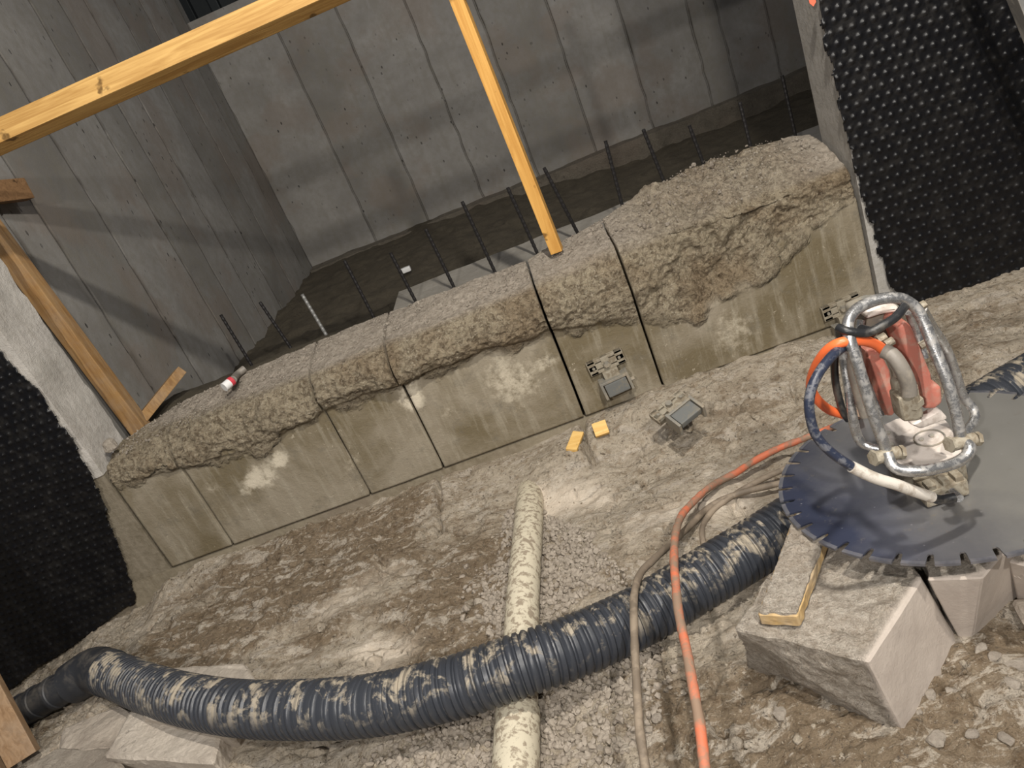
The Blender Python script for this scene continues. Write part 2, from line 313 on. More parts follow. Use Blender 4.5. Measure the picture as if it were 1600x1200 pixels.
BROWN = [(470, 890, .30, .35), (400, 950, .25, .25), (560, 880, .22, .3), (720, 900, .22, .32), (700, 990, .2, .32), (650, 950, .14, .2), (330, 980, .3, .15), (800, 830, .08, .1), (1300, 1120, .22, .4), (1150, 1150, .2, .18), (1540, 1080, .3, .2),
         (1260, 1000, .1, .3), (1000, 640, .1, .1), (1150, 660, .2, .1), (1550, 560, .3, .05), (630, 810, .12, .1), (480, 1010, .1, .2)]
PALE = [(900, 775, .16, .9), (860, 790, .1, .6), (590, 1030, .12, .9), (520, 960, .08, .5), (600, 900, .06, .5), (560, 930, .07, .4), (350, 880, .09, .5), (870, 690, .12, .5), (1150, 770, .14, .8), (1080, 800, .10, .7), (1010, 830, .1, .5),
        (1130, 980, .1, .5), (1000, 700, .1, .3), (240, 965, .1, .3), (100, 1180, .25, .5), (1130, 900, .1, .4), (460, 1050, .08, .5), (1190, 590, .12, .4)]
def ground_h(P):
    P = np.asarray(P, float)[:, :2]; s, q = P[:, 0], P[:, 1]; P3 = np.c_[P, np.zeros(len(P))]
    h = .0 + .055 * np.exp(-((q + .02) / .16) ** 2) * ss(-.25, .1, s)
    h -= (.06 * ss(.0, -.3, s) + .18 * ss(-.3, -1.2, s)) * ss(-1.6, -.6, q)
    h -= .05 * ss(3.9, 4.5, s)
    h += .07 * np.exp(-(((s - 2.6) / .5) ** 2 + ((q + .14) / .22) ** 2)) + .05 * np.exp(-(((s - 1.95) / .22) ** 2 + ((q + .22) / .12) ** 2))
    h += .06 * np.exp(-(((s - 3.6) / .5) ** 2 + ((q + .5) / .25) ** 2))
    lump = fbm(P3, 2.2, 3, 3) * .05 * ss(0.02, -.35, q); rg = fbm(P3, 9, 4, 11)
    dp = dseg(P, PVC_P[:, :2]); pv = np.exp(-(dp / .22) ** 2)
    pt = ss(-.1, .25, fbm(P3, 1.9, 3, 25)); rdg = 1 - np.abs(fbm(np.c_[P[:, 0] * .55, P[:, 1] * 1.3, P3[:, 2]], 6, 4, 27)) * 2
    h += lump * (1 - pv * .8) + rg * .030 * (1 - pv * .5) + rdg * .016 * (1 - pv) + (np.abs(fbm(P3, 24, 4, 21)) * .026 - .006) * pt - .022 * pv
    ter = np.abs(fbm(np.c_[P[:, 0] * .6, P[:, 1] * 1.6, P3[:, 2]], 5, 3, 31)); h -= .034 * np.exp(-(ter / .02) ** 2) * (1 - pv) * ss(-.03, -.2, q)
    for ln, wd, dp_ in CRACKS: h -= dp_ * np.exp(-(dseg(P + rg[:, None] * .03, ln) / wd) ** 2)
    return h
gx = np.arange(-3.4, 4.9, .0105); gy = np.r_[np.arange(-3.4, -2.1, .04), np.arange(-2.1, .06, .0100)]
GX, GY = np.meshgrid(gx, gy); GP = np.c_[GX.ravel(), GY.ravel()]; GH = ground_h(GP)
P3 = np.c_[GP, np.zeros(len(GP))]; wet = fbm(P3, 1.6, 3, 41) * .12; pale = np.zeros(len(GP)); wob = np.c_[fbm(P3, 5, 4, 51), fbm(P3, 5, 4, 57)] * .12
for x, y, r, a in BROWN: c = G(x, y)[:2]; wet += a * np.exp(-((np.linalg.norm(GP + wob - c, axis=1) / r) ** 2) ** 1.5)
for x, y, r, a in PALE: c = G(x, y)[:2]; pale += a * np.exp(-((np.linalg.norm(GP + wob - c, axis=1) / r) ** 2) ** 1.5)
nx, ny = len(gx), len(gy); ii = (np.arange(ny - 1)[:, None] * nx + np.arange(nx - 1)).ravel()
GH = GH + ss(.0, .25, wet) * (np.abs(fbm(P3, 38, 3, 77)) * .014 + fbm(P3, 20, 3, 78) * .010) * (1 - np.clip(pale, 0, 1))
ground = mk('ground', np.c_[GP, GH], np.stack([ii, ii + 1, ii + nx + 1, ii + nx], 1), GROUND, smooth=True, attrs={'wet': wet, 'pale': np.clip(pale, 0, 1)}, origin=(0, 0, 0))
tag(ground, 'churned muddy ground of the pit with pale slurry and brown earth patches', 'ground', kind='structure')
def gh(x, y): return float(ground_h(np.array([[x, y]]))[0])
def GG(x, y, dz=0.0):
    z = .03
    for _ in range(6): p = G(x, y, z + dz); z = gh(p[0], p[1])
    return G(x, y, z + dz)
# ------------------------------------------------------------------ low wall, saw-cut into blocks
KEYS = np.array([  # s, face top z, bulge, front-top z, ridge y, ridge z
    [-.1, .60, .00, .67, .22, .69], [.0, .60, .00, .68, .24, .70], [.34, .555, .02, .71, .30, .76], [.7, .50, .01, .72, .32, .775], [1.05, .565, .035, .735, .34, .78], [1.25, .565, .05, .75, .36, .78],
    [1.42, .565, .075, .755, .36, .78], [1.75, .56, .055, .745, .30, .79], [2.1, .53, .06, .755, .28, .79], [2.49, .44, .02, .775, .34, .825], [2.7, .36, -.04, .75, .44, .85], [3.0, .42, -.05, .72, .50, .87],
    [3.25, .56, -.02, .72, .46, .86], [3.46, .60, .01, .74, .36, .83]])
def key(s, k): return np.interp(s, KEYS[:, 0], KEYS[:, k])
CUTZ = .098; CUTS = [0.004, .335, 1.052, 1.420, 2.108, 2.480, 3.452]
lw = empty('foundation_wall', (1.7, 0, 0), 'low broken-topped concrete foundation wall saw-cut into upright blocks', 'wall', kind='structure')
NF, NR, NT_, NB = 60, 46, 44, 8
def wallprofile(s):
    zf, bl, zt, ry, rz = [key(s, k) for k in range(1, 6)]
    u = np.linspace(0, 1, NF); A = np.c_[np.zeros(NF), CUTZ + .003 + (zf - CUTZ - .003) * u]
    v = np.linspace(0, 1, NR + 1)[1:]; lip = ss(0, .10, v)
    B = np.c_[-bl * np.sin(np.pi * np.clip(v * .9 + .12, 0, 1)) * lip + .035 * v ** 4, zf + (zt - zf) * v]
    x = np.linspace(0, 1, NT_ + 1)[1:]; Cc = np.c_[.035 + (ry - .035) * x, zt + (rz - zt) * np.sin(x * np.pi / 2)]
    y = np.linspace(0, 1, NB + 1)[1:]; D = np.c_[ry + .06 * y, rz - (rz - .50) * y]
    E_ = np.array([[ry + .06, .3], [ry + .06, CUTZ + .003]])
    mask = np.r_[np.zeros(NF) + ss(.96, 1, u) * .6, np.ones(NR), np.ones(NT_), np.ones(NB), np.ones(2)]
    fz = np.r_[np.zeros(NF), ss(0, .2, v), np.ones(NT_), 1 - y * .3, [0, 0]]
    return np.vstack([A, B, Cc, D, E_]), mask, fz
PALEW = [(405, 745, .08, .6), (430, 715, .055, .6), (385, 765, .05, .4), (700, 640, .05, .3), (800, 590, .14, .45), (640, 615, .07, .7), (860, 560, .06, .4), (545, 720, .05, .35), (1150, 520, .12, .35), (330, 760, .05, .3)]
FACEC = [(Q(x, y, 0)[[0, 2]], r, a) for x, y, r, a in PALEW]
for bi in range(len(CUTS) - 1):
    s0, s1 = CUTS[bi] + .0060, CUTS[bi + 1] - .0060
    ns = max(8, int((s1 - s0) / .0075)); sv = np.linspace(s0, s1, ns); rows = []; mk_, fz_ = [], []
    for s in sv:
        P, m_, f_ = wallprofile(s); rows.append(np.c_[np.full(len(P), s), P]); mk_.append(m_); fz_.append(f_)
    V = np.vstack(rows); m_ = np.concatenate(mk_); f_ = np.concatenate(fz_); npf = len(rows[0])
    # outward direction in the y-z plane
    yz = V[:, 1:].reshape(ns, npf, 2); T = np.gradient(yz, axis=1); Nn = np.stack([-T[..., 1], T[..., 0]], -1); Nn /= np.linalg.norm(Nn, axis=-1, keepdims=True) + 1e-9; Nn = Nn.reshape(-1, 2)
    d = (fbm(V, 5, 3, 61) * .028 + fbm(V, 16, 4, 67) * .020 + np.abs(fbm(V, 34, 3, 71)) * -.020 + fbm(V, 70, 2, 73) * .006)
    spall = ss(2.45, 2.75, V[:, 0]) * ss(3.46, 3.2, V[:, 0]); d += spall * (-.05 * np.abs(fbm(V, 6, 3, 81)) + fbm(V, 11, 3, 83) * .03)
    lo = 1 - .55 * ss(.68, .72, V[:, 2]) * (1 - spall); edge_z = fbm(np.c_[V[:, 0], V[:, 0] * 0, V[:, 0] * 0], 7, 4, 91)
    dd = d * f_ * lo + fbm(V, 7, 3, 95) * .0022 * (1 - f_)
    V[:, 1:] += Nn * dd[:, None]
    rim = (m_ > .01) & (V[:, 2] < .9); V[:, 2] += edge_z * .03 * ss(key(V[:, 0], 1) - .12, key(V[:, 0], 1), V[:, 2]) * ss(.8, .66, V[:, 2]) * (V[:, 1] < .12)
    kz = key(V[:, 0], 1); m_ = np.where(V[:, 1] < .12, np.maximum(ss(-.035, .03, V[:, 2] - kz + fbm(V, 14, 5, 97) * .075 * (1 + 1.2 * ss(.2, .5, fbm(V, 2.5, 2, 98)))) , ss(.03, .06, V[:, 2] - kz)), m_)
    pal = np.zeros(len(V)); wb = np.c_[fbm(V, 9, 4, 101), fbm(V, 9, 4, 103)] * .05
    for c, r, a in FACEC: pal += a * np.exp(-(np.linalg.norm(V[:, [0, 2]] + wb - c, axis=1) / r) ** 3)
    ii = (np.arange(ns - 1)[:, None] * npf + np.arange(npf)).ravel(); jj = (np.arange(ns - 1)[:, None] * npf + (np.arange(npf) + 1) % npf).ravel()
    Fc = np.stack([ii, ii + npf, jj + npf, jj], 1).tolist() + [list(range(npf)), list(range((ns - 1) * npf, ns * npf))[::-1]]
    fix_normals(mk('concrete_block', V, Fc, LOW, lw, smooth=True, attrs={'rough': np.clip(m_, 0, 1), 'pale': np.clip(pal, 0, 1), 'top': ss(.72, .745, V[:, 2]) * ss(-.01, .06, V[:, 1]) * (1 - .6 * spall)}))
# footing strip under the horizontal cut
def boxgrid(mb, s0, s1, q0, q1, z0, z1, step=.03, amp=.0, seed=0, fr=8):
    bm = bmesh.new(); bmesh.ops.create_cube(bm, size=1)
    for v in bm.verts: v.co = Vector((s0 + (v.co.x + .5) * (s1 - s0), q0 + (v.co.y + .5) * (q1 - q0), z0 + (v.co.z + .5) * (z1 - z0)))
    for ax, L in ((0, s1 - s0), (1, q1 - q0), (2, z1 - z0)):
        n = int(L / step)
        if n < 1: continue
        es = [e for e in bm.edges if abs((e.verts[0].co - e.verts[1].co).normalized()[ax]) > .99]
        bmesh.ops.subdivide_edges(bm, edges=es, cuts=n, use_grid_fill=True)
    bm.normal_update(); V = np.array([v.co[:] for v in bm.verts]); N = np.array([v.normal[:] for v in bm.verts])
    V = V + N * (fbm(V, fr, 4, seed) * amp)[:, None]; Fc = [[v.index for v in f.verts] for f in bm.faces]; bm.free(); mb.add(V, Fc); return mb
mb = MB(); boxgrid(mb, -.27, 3.53, .0, .42, -.35, CUTZ - .007, .04, .003, 5)
mb.build('wall_base', m_conc('wall_base_concrete', (.17, .14, .095), (.25, .215, .155), (.32, .28, .21), .2, 2, streak=True), lw)
# ------------------------------------------------------------------ existing walls with cut ends
mb = MB(); boxgrid(mb, -3.6, -.004, .0, .27, .66, 3.6, .03, .018, 8, 9); wl = tag(mb.build('wall_left', JAMB, smooth=True), 'existing concrete wall left of the opening with a pale cut end', kind='structure')
mb = MB(); boxgrid(mb, 3.462, 6.5, .0, .27, -.4, 3.6, .06, .003, 9, 6); wr = tag(mb.build('wall_right', m_conc('sawn_jamb_concrete', (.34, .325, .30), (.46, .44, .41), (.28, .26, .22), 0, 2.0, streak=True), smooth=True), 'existing concrete wall right of the opening with a smooth sawn end', kind='structure')
mb = MB(); boxgrid(mb, -3.6, -.006, .004, .27, -.5, .66, .05, .004, 18, 6); mb.build('lower_wall_section', m_conc('damp_wall_concrete', (.15, .125, .085), (.22, .19, .14), (.30, .26, .2), .2, 2, streak=True), wl)
# broken lumps where the left jamb meets the low wall
for k, (x, y, r) in enumerate([(170, 695, .030), (158, 738, .034)]):
    c = Q(x, y, .06); t8 = [(c[0] + r * math.cos(a) * .9, c[1] + r * math.sin(a), c[2] + r * .7) for a in np.linspace(0, 5.2, 6)]; b8 = [(c[0] + r * 1.2 * math.cos(a), c[1] + r * 1.2 * math.sin(a), c[2] - r) for a in np.linspace(0, 5.2, 6)]
    roughblock('broken_lump', t8, b8, BLKR, wl, 12, .012, 16, 20 + k)
mb = MB(); P = [Q(x, y, -.003) for x, y in [(1262, -14), (1272, -14), (1275, 3), (1271, 10), (1265, 5)]]; mb.prism(P, (0, .002, 0)); mb.build('paint_mark', PAINT, wr)['label'] = 'small orange spray paint mark'
# ------------------------------------------------------------------ dimpled membranes
def membrane(name, s0, s1, z0, z1, edge, low, label, wav, seed):
    """heightfield sheet in front of plane y=0; edge(z) -> limit in s on the opening's side, low(s) -> lower hem"""
    st = .0066; su = np.arange(s0, s1, st); zu = np.arange(z0, z1, st); U, Z = np.meshgrid(su, zu); U = U.ravel(); Z = Z.ravel()
    pit = .040; ang = -.05; a = U * math.cos(ang) + Z * math.sin(ang); b = -U * math.sin(ang) + Z * math.cos(ang)
    row = np.floor(b / pit); aa = (a / pit + .5 * (row % 2)) % 1 - .5; bb = (b / pit) % 1 - .5; r = np.hypot(aa, bb)
    dm = ss(.27, .12, r) * .0085
    P = np.c_[U, Z, U * 0]; Y = -.014 - dm - wav * np.maximum(0, .35 + fbm(P, 1.3, 2, seed))
    lim = edge(Z, U); keep = lim & (Z > low(U)); V = np.c_[U, Y, Z]
    n = len(su); ii = (np.arange(len(zu) - 1)[:, None] * n + np.arange(n - 1)).ravel(); q = np.stack([ii, ii + 1, ii + n + 1, ii + n], 1); q = q[keep[q].all(1)]
    used = np.unique(q); mp = -np.ones(len(V), int); mp[used] = np.arange(len(used))
    o = mk(name, V[used], mp[q], PLAST, smooth=True); m = o.modifiers.new('thickness', 'SOLIDIFY'); m.thickness = .0015; m.offset = 1
    return o
RE = np.array([Q(x, y, -.016)[[0, 2]] for x, y in [(1402, 475), (1380, 420), (1362, 360), (1345, 300), (1332, 250), (1315, 190), (1302, 120), (1286, 60), (1279, 10), (1270, -60)]])
LE = np.array([Q(x, y, -.016)[[0, 2]] for x, y in [(216, 950), (205, 905), (180, 830), (160, 770), (120, 690), (88, 650), (60, 610), (0, 545), (-80, 440)]])
def zig(z, seed): return .006 * np.sin(z * 300) * 0 + .010 * vn(np.c_[z * 38, z * 0, z * 0], 1, seed)
tag(membrane('dimpled_membrane', 3.40, 5.6, -.31, 2.6, lambda z, u: u > np.interp(z, RE[:, 1], RE[:, 0]) + zig(z, 3), lambda u: -.30 + u * 0, '', .012, 5), 'black dimpled drainage membrane covering the wall right of the opening, behind the saw', 'membrane')
tag(membrane('dimpled_membrane', -3.3, .05, -.42, 2.3, lambda z, u: u < np.interp(z, LE[:, 1], LE[:, 0]) + zig(z, 9), lambda u: np.interp(u, [-1.6, -.9, -.5, -.3], [-.40, -.17, -.08, -.02]) + .02 * vn(np.c_[u * 6, u * 0, u * 0], 1, 4), '', .05, 15), 'black dimpled drainage membrane covering the wall left of the opening', 'membrane')
# ------------------------------------------------------------------ room behind
SL, QB, ZS = -.10, 4.60, .37
wb = empty('wall_back', (2, QB, 1), 'board-marked grey concrete wall at the back of the room', None, kind='structure')
mb = MB(); mb.box((3.4, QB + .12, 1.1), [(3.7, 0, 0), (0, .105, 0), (0, 0, 1.665)]); mb.build('backing', BACKW2, wb)
seams = sorted([Q(x, y, QB)[0] for x, y in [(587, 375), (637, 270), (740, 270), (837, 262), (930, 232), (1010, 160), (1105, 130), (1152, 140)]])
sb = [SL] + list(seams) + [seams[-1] + .42 * k for k in range(1, 7)]
def panel(mb_axis, a0, a1, z0, z1, at, parent, mat, seed, flip=1):
    nz = int((z1 - z0) / .035); ed = .03 / (a1 - a0); aa_ = np.r_[np.array([0, .2, .45, .7, 1]) * ed, np.linspace(ed, 1 - ed, 6)[1:-1], 1 - np.array([1, .7, .45, .2, 0]) * ed]; na = len(aa_); A, Z = np.meshgrid(aa_, np.linspace(z0, z1, nz)); A = A.ravel(); Z = Z.ravel()
    P = np.c_[Z, Z * 0 + a0, Z * 0]; j0 = vn(P, 9, 3) * .007 + .0035; j1 = vn(np.c_[Z, Z * 0 + a1, Z * 0], 9, 3) * .007 - .0035
    X = a0 + j0 + (a1 + j1 - a0 - j0) * A; D = fbm(np.c_[X, Z, X * 0 + at], 3, 3, seed) * .004 + (seed % 3) * .0009
    bev = np.minimum(ss(0, .006, X - a0 - j0), 1) * np.minimum(ss(0, .006, a1 + j1 - X), 1); jw = (.011 if mb_axis == 'x' else .020) + .014 * np.maximum(0, vn(P, 5, seed)); jt = np.clip(ss(jw, 0, X - a0 - j0) + ss(jw, 0, a1 + j1 - X), 0, 1) * (.55 + .45 * vn(np.c_[X, Z, Z * 0], 22, seed))
    off = flip * (.012 - D) + flip * (-.0 + (1 - bev) * -.010)
    off = at - flip * (.015 + D * .8) * bev if True else off
    V = np.c_[X, off, Z] if mb_axis == 'x' else np.c_[off, X, Z]
    i2 = (np.arange(nz - 1)[:, None] * na + np.arange(na - 1)).ravel(); n0 = len(V)
    Fc = np.stack([i2, i2 + 1, i2 + na + 1, i2 + na], 1)
    return mk('concrete_panel', V, Fc, mat, parent, smooth=True, attrs={'joint': jt})
for k in range(len(sb) - 1): panel('x', sb[k], sb[k + 1], ZS - .02 + .02 * random.random(), 2.765, QB + .015, wb, (BACKW, BACKW2)[[0, 1, 0, 0, 1, 0, 0, 1][k % 8]], k)
# left wall of the room
wi = empty('wall_side', (SL, 2.4, 1), 'board-marked grey concrete side wall of the room, left of its corner', None, kind='structure')
mb = MB(); mb.box((SL - .13, 2.56, 1.9), [(.10, 0, 0), (0, 2.27, 0), (0, 0, 2.3)]); mb.build('backing', BACKW2, wi)
lq = sorted([S(x, y, SL)[1] for x, y in [(225, 587), (205, 417), (312, 457), (395, 472), (430, 400)]])
lq = [.29, .62] + [v for v in lq if v > .7] + [4.3, 4.61]
lq = sorted(lq); ext = []
for a, b in zip(lq[:-1], lq[1:]):
    k = max(1, round((b - a) / .42)); ext += [a + (b - a) * j / k for j in range(k)]
ext.append(lq[-1]); ext = [e for i, e in enumerate(ext) if i == 0 or e - ext[i - 1] > .02]
print('side seams', [round(float(e), 2) for e in ext])
for k in range(len(ext) - 1): panel('y', ext[k], ext[k + 1], ZS - .25, 4.1, SL - .012, wi, (BACKW, BACKW2)[[0, 0, 1, 0, 1][k % 5]], k + 3, -1)
mb = MB(); mb.box((7.1, 2.4, 1.9), [(.1, 0, 0), (0, 2.4, 0), (0, 0, 2.2)]); tag(mb.build('wall_far_right', BACKW2), kind='structure')
# dark sheet beyond the top of the back wall
dk = empty('trim_1', (2, 5.3, 3.4), 'dark ribbed steel sheet beyond the top of the back wall', None, kind='structure')
mb = MB(); mb.box((2, 5.42, 3.3), [(2.6, 0, 0), (0, .02, 0), (0, 0, 1.0)]); mb.build('sheet', DARKM, dk)
for k in range(14):
    mb = MB(); mb.box((-.25 + k * .26, 5.36, 3.3), [(.045, 0, 0), (0, .04, 0), (0, 0, .98)], .01); mb.build('rib', DARKM, dk)
# footing ledge and soil in the room
mb = MB(); boxgrid(mb, SL + .02, 7, QB - .18, QB + .0, -.1, ZS, .05, .025, 33, 5); tag(mb.build('footing', FOOT), 'concrete footing ledge along the foot of the back wall', 'footing', kind='structure')
mb = MB(); boxgrid(mb, 1.28, 6.9, .30, 1.42, .1, .59, .05, .012, 35, 4); tag(mb.build('floor_strip', m_conc('floor_strip_concrete', (.22, .205, .18), (.30, .28, .245), (.2, .18, .14), 0, 2)), 'grey concrete strip behind the low wall with reinforcing bars', 'floor', kind='structure')
sx = np.arange(SL, 7, .035); sy = np.arange(1.3, QB, .035); X, Y = np.meshgrid(sx, sy); P = np.c_[X.ravel(), Y.ravel(), X.ravel() * 0]
H = .36 - .17 * ss(1.2, 3.4, P[:, 0]) + fbm(P, 3, 4, 44) * .05 + fbm(P, 11, 3, 46) * .03 + .10 * np.exp(-((P[:, 0] - .3) / .35) ** 2) * ss(3.0, 1.2, P[:, 1]); P[:, 2] = H; n = len(sx)
ii = (np.arange(len(sy) - 1)[:, None] * n + np.arange(n - 1)).ravel(); tag(mk('floor', P, np.stack([ii, ii + 1, ii + n + 1, ii + n], 1), SOIL, smooth=True), 'dark bare soil floor of the room behind the low wall', 'floor', kind='structure')
# soil heaped over the strip at its left end
P = []; sx = np.arange(SL + .01, 1.8, .025); sy = np.arange(.47, 2.0, .025); X, Y = np.meshgrid(sx, sy); P = np.c_[X.ravel(), Y.ravel(), X.ravel() * 0]
H = .30 + .36 * ss(1.75, .9, P[:, 0]) * ss(1.9, .7, P[:, 1]) + fbm(P, 6, 4, 54) * .035; P[:, 2] = H; n = len(sx); ii = (np.arange(len(sy) - 1)[:, None] * n + np.arange(n - 1)).ravel()
tag(mk('soil_heap', P, np.stack([ii, ii + 1, ii + n + 1, ii + n], 1), SOIL, smooth=True), 'dark soil heaped behind the left end of the low wall', 'soil', kind='stuff')
# ------------------------------------------------------------------ reinforcing bars
RB = [((345, 492), (383, 554), 0, 'dark reinforcing bar nearest the side wall, shortest to show above the rubble'), ((406, 472), (427, 503), 0, 'short dark reinforcing bar left of the pale grey one'), ((472, 460), (506, 517), 1, 'pale grey leaning reinforcing bar among the dark ones'),
      ((538, 407), (584, 496), 0, 'dark reinforcing bar right next to the pale grey one'), ((610, 395), (650, 472), 0, 'dark reinforcing bar beside the white scrap'), ((665, 358), (708, 446), 0, 'dark reinforcing bar just right of the white scrap'),
      ((722, 315), (771, 420), 0, 'tall dark reinforcing bar, second one left of the orange timber prop'), ((793, 293), (837, 390), 0, 'dark reinforcing bar directly left of the orange timber prop'), ((850, 262), (903, 365), 0, 'dark reinforcing bar directly right of the orange timber prop'),
      ((946, 220), (976, 335), 0, 'tall dark reinforcing bar, second one right of the orange prop'), ((1005, 202), (1042, 295), 0, 'dark reinforcing bar, third one right of the orange prop'), ((1077, 196), (1106, 274), 0, 'dark reinforcing bar, third one from the right jamb'),
      ((1156, 160), (1177, 246), 0, 'dark reinforcing bar, second one from the right jamb'), ((1222, 118), (1245, 222), 0, 'dark reinforcing bar closest to the right jamb')]
for tp, bt, lg, lab in RB:
    a = Q(*tp, 1.0); b = Q(*bt, 1.0); b2 = b - (a - b) * ((b[2] - .50) / max(a[2] - b[2], .02)) if a[2] > b[2] else b; n = int(np.linalg.norm(a - b2) / .006)
    u = np.linspace(0, 1, n); r = .0088 + .0012 * (np.sin(u * n * 1.3) > .2); mb = MB(); mb.tube(b2 + (a - b2) * u[:, None], r, 8)
    tag(mb.build('reinforcing_bar', REBARL if lg else REBAR), lab, 'rebar', 'reinforcing bars sticking up behind the low wall')
# ------------------------------------------------------------------ timbers
def timber(name, a, b, w, h, mat, label, cat='timber', up=(0, 0, 1), twist=0.0, group=None):
    a = np.array(a, float); b = np.array(b, float); ax = b - a; L = np.linalg.norm(ax); ax /= L; u = np.array(up, float); sd = np.cross(ax, u); sd /= np.linalg.norm(sd); u = np.cross(sd, ax)
    c_, s_ = math.cos(twist), math.sin(twist); sd, u = sd * c_ + u * s_, u * c_ - sd * s_
    mb = MB(); mb.box((a + b) / 2, [ax * L / 2, sd * w / 2, u * h / 2], .004); return tag(mb.build(name, mat), label, cat, group)
zb = 2.045
timber('timber_beam', (-.9, .02, zb), (4.4, .02, zb + .0), .088, .088, TIM, 'long yellow timber beam spanning across the top of the opening', 'beam', twist=.40)
a = Q(716, 2, .17); b = Q(868, 386, .17); dv = (a - b); b[2] -= .02
timber('timber_prop', b, b + dv * 1.35, .052, .052, TIMZ, 'slim orange timber prop standing on top of the low wall', 'prop', up=(0, 1, 0), twist=.2)
a = Q(-4, 368, .42); b = Q(204, 646, .42); dv = a - b; b[2] -= .10
timber('timber_post', b, b + dv * 1.32, .085, .07, TIMB, 'brown timber post standing against the side wall beside the left jamb', 'post', up=(0, 1, 0))
timber('timber_block', S(-25, 303, SL + .04), S(40, 296, SL + .07), .05, .10, TIMD, 'short dark timber stub fixed high on the side wall', 'timber')
pa, pb = Q(232, 648, .55), Q(285, 596, .75); pb[2] += .0
timber('timber_offcut', (pa[0], .46, .70), (pb[0] + .02, .74, .79), .10, .05, TIMB, 'brown board offcut leaning at the foot of the timber post', 'timber', up=(.2, 0, 1), twist=.5)
e0 = G(38, 1186, .04); e1 = Q(-70, 985, e0[1] + .25)
for k, (o_, lab) in enumerate([((.0, 0, 0), 'brown plank leaning at the lower left edge, the outer of the pair'), ((-.115, -.05, 0), 'brown plank leaning at the lower left edge, the inner of the pair')]):
    timber('plank', e0 + np.array(o_), e1 + np.array(o_) + (e1 - e0) * .8, .11, .04, TIMP, lab, 'plank', up=(.4, -1, .2), group='planks at the lower left')
# aluminium ladder rail, upper right
lr = empty('aluminium_ladder', Q(1590, 60, -.5), 'aluminium ladder leaning over the right dimpled membrane', 'ladder')
for k, (dx) in enumerate((0, 1)):
    p0 = Q(1572 + dx * 150, -40 - dx * 10, -.35); p1 = Q(1632 + dx * 150, 110 - dx * 10, -.35); dv = p1 - p0; mb = MB(); u = dv / np.linalg.norm(dv); sd = np.cross(u, (0, 1, 0)); sd /= np.linalg.norm(sd)
    c = p0 + dv * .5; mb.box(c, [dv * 2.2, sd * .012, np.array([0, .03, 0])], .003); mb.box(c + sd * .026, [dv * 2.2, sd * .010, np.array([0, .022, 0])], .003); mb.box(c + sd * .05, [dv * 2.2, sd * .012, np.array([0, .03, 0])], .003); mb.build('rail', ALU, lr)
for k in range(5):
    p0 = Q(1600, 30, -.35) + dv * (k - 2) * .75 ; mb = MB(); mb.cyl(p0, p0 + np.array([.42, 0, 0.0]), .014); mb.build('rung', ALU, lr, True)
# ------------------------------------------------------------------ pipes
pv = empty('drain_pipe', PVC_P[2], 'mud-splashed beige plastic drain pipe half buried in gravel', 'pipe')
C1 = cr(PVC_P, .02); C1 = C1 + np.c_[vn(C1, 3) * .004, vn(C1, 3, 3) * 0, vn(C1, 3, 5) * .003]
MB().tube(C1, .0575, 28).build('pipe_barrel', PVC, pv, True)
i = np.argmin(np.linalg.norm(C1 - G(809, 1112, .045), axis=1)); Sx = C1[i:i + 6]; mb = MB(); mb.tube(np.vstack([Sx[:1], Sx[:1] + (Sx[1] - Sx[0]) * .05, Sx[0] + (C1[-1] - Sx[0]) * np.linspace(.05, 1, 10)[:, None]]), np.r_[.058, .064, np.full(10, .0645)], 28); mb.build('pipe_socket', PVC, pv, True)
HP = [(1720, 535, .09), (1600, 600, .09), (1450, 690, .09), (1300, 778, .09), (1200, 842, .09), (1100, 903, .10), (1000, 962, .115), (900, 1008, .160), (815, 1038, .192), (700, 1076, .20), (560, 1104, .20), (400, 1108, .19), (300, 1095, .17), (230, 1075, .13), (180, 1055, .10), (150, 1046, .08)]
HC = cr([G(x, y, z) for x, y, z in HP], .0036); arc = np.r_[0, np.cumsum(np.linalg.norm(np.diff(HC, axis=0), axis=1))]
ph = (arc / .0235) % 1; rad = .079 + .0078 * ss(.10, .30, ph) * ss(.95, .75, ph)
dh = empty('corrugated_pipe', HC[len(HC) // 2], 'thick black corrugated drainage pipe curving across the muddy foreground', 'pipe')
MB().tube(HC, rad, 30).build('corrugated_barrel', HOSE, dh, True, fix=False)
SLv = cr([G(172, 1052, .09), G(150, 1047, .085), G(128, 1058, .075), G(112, 1068, .065)], .006); MB().tube(SLv, .092 - .006 * ss(.5, 1, np.linspace(0, 1, len(SLv))), 30).build('sleeve', HOSED, dh, True)
SL2 = cr([G(118, 1065, .07), G(85, 1082, .05), G(50, 1102, .02), (G(0, 1130, -.04)), G(-60, 1160, -.1)], .004); a2 = np.arange(len(SL2)) * .004
MB().tube(SL2, .066 + .004 * (((a2 / .10) % 1) < .25), 28).build('narrow_pipe_end', HOSED, dh, True)
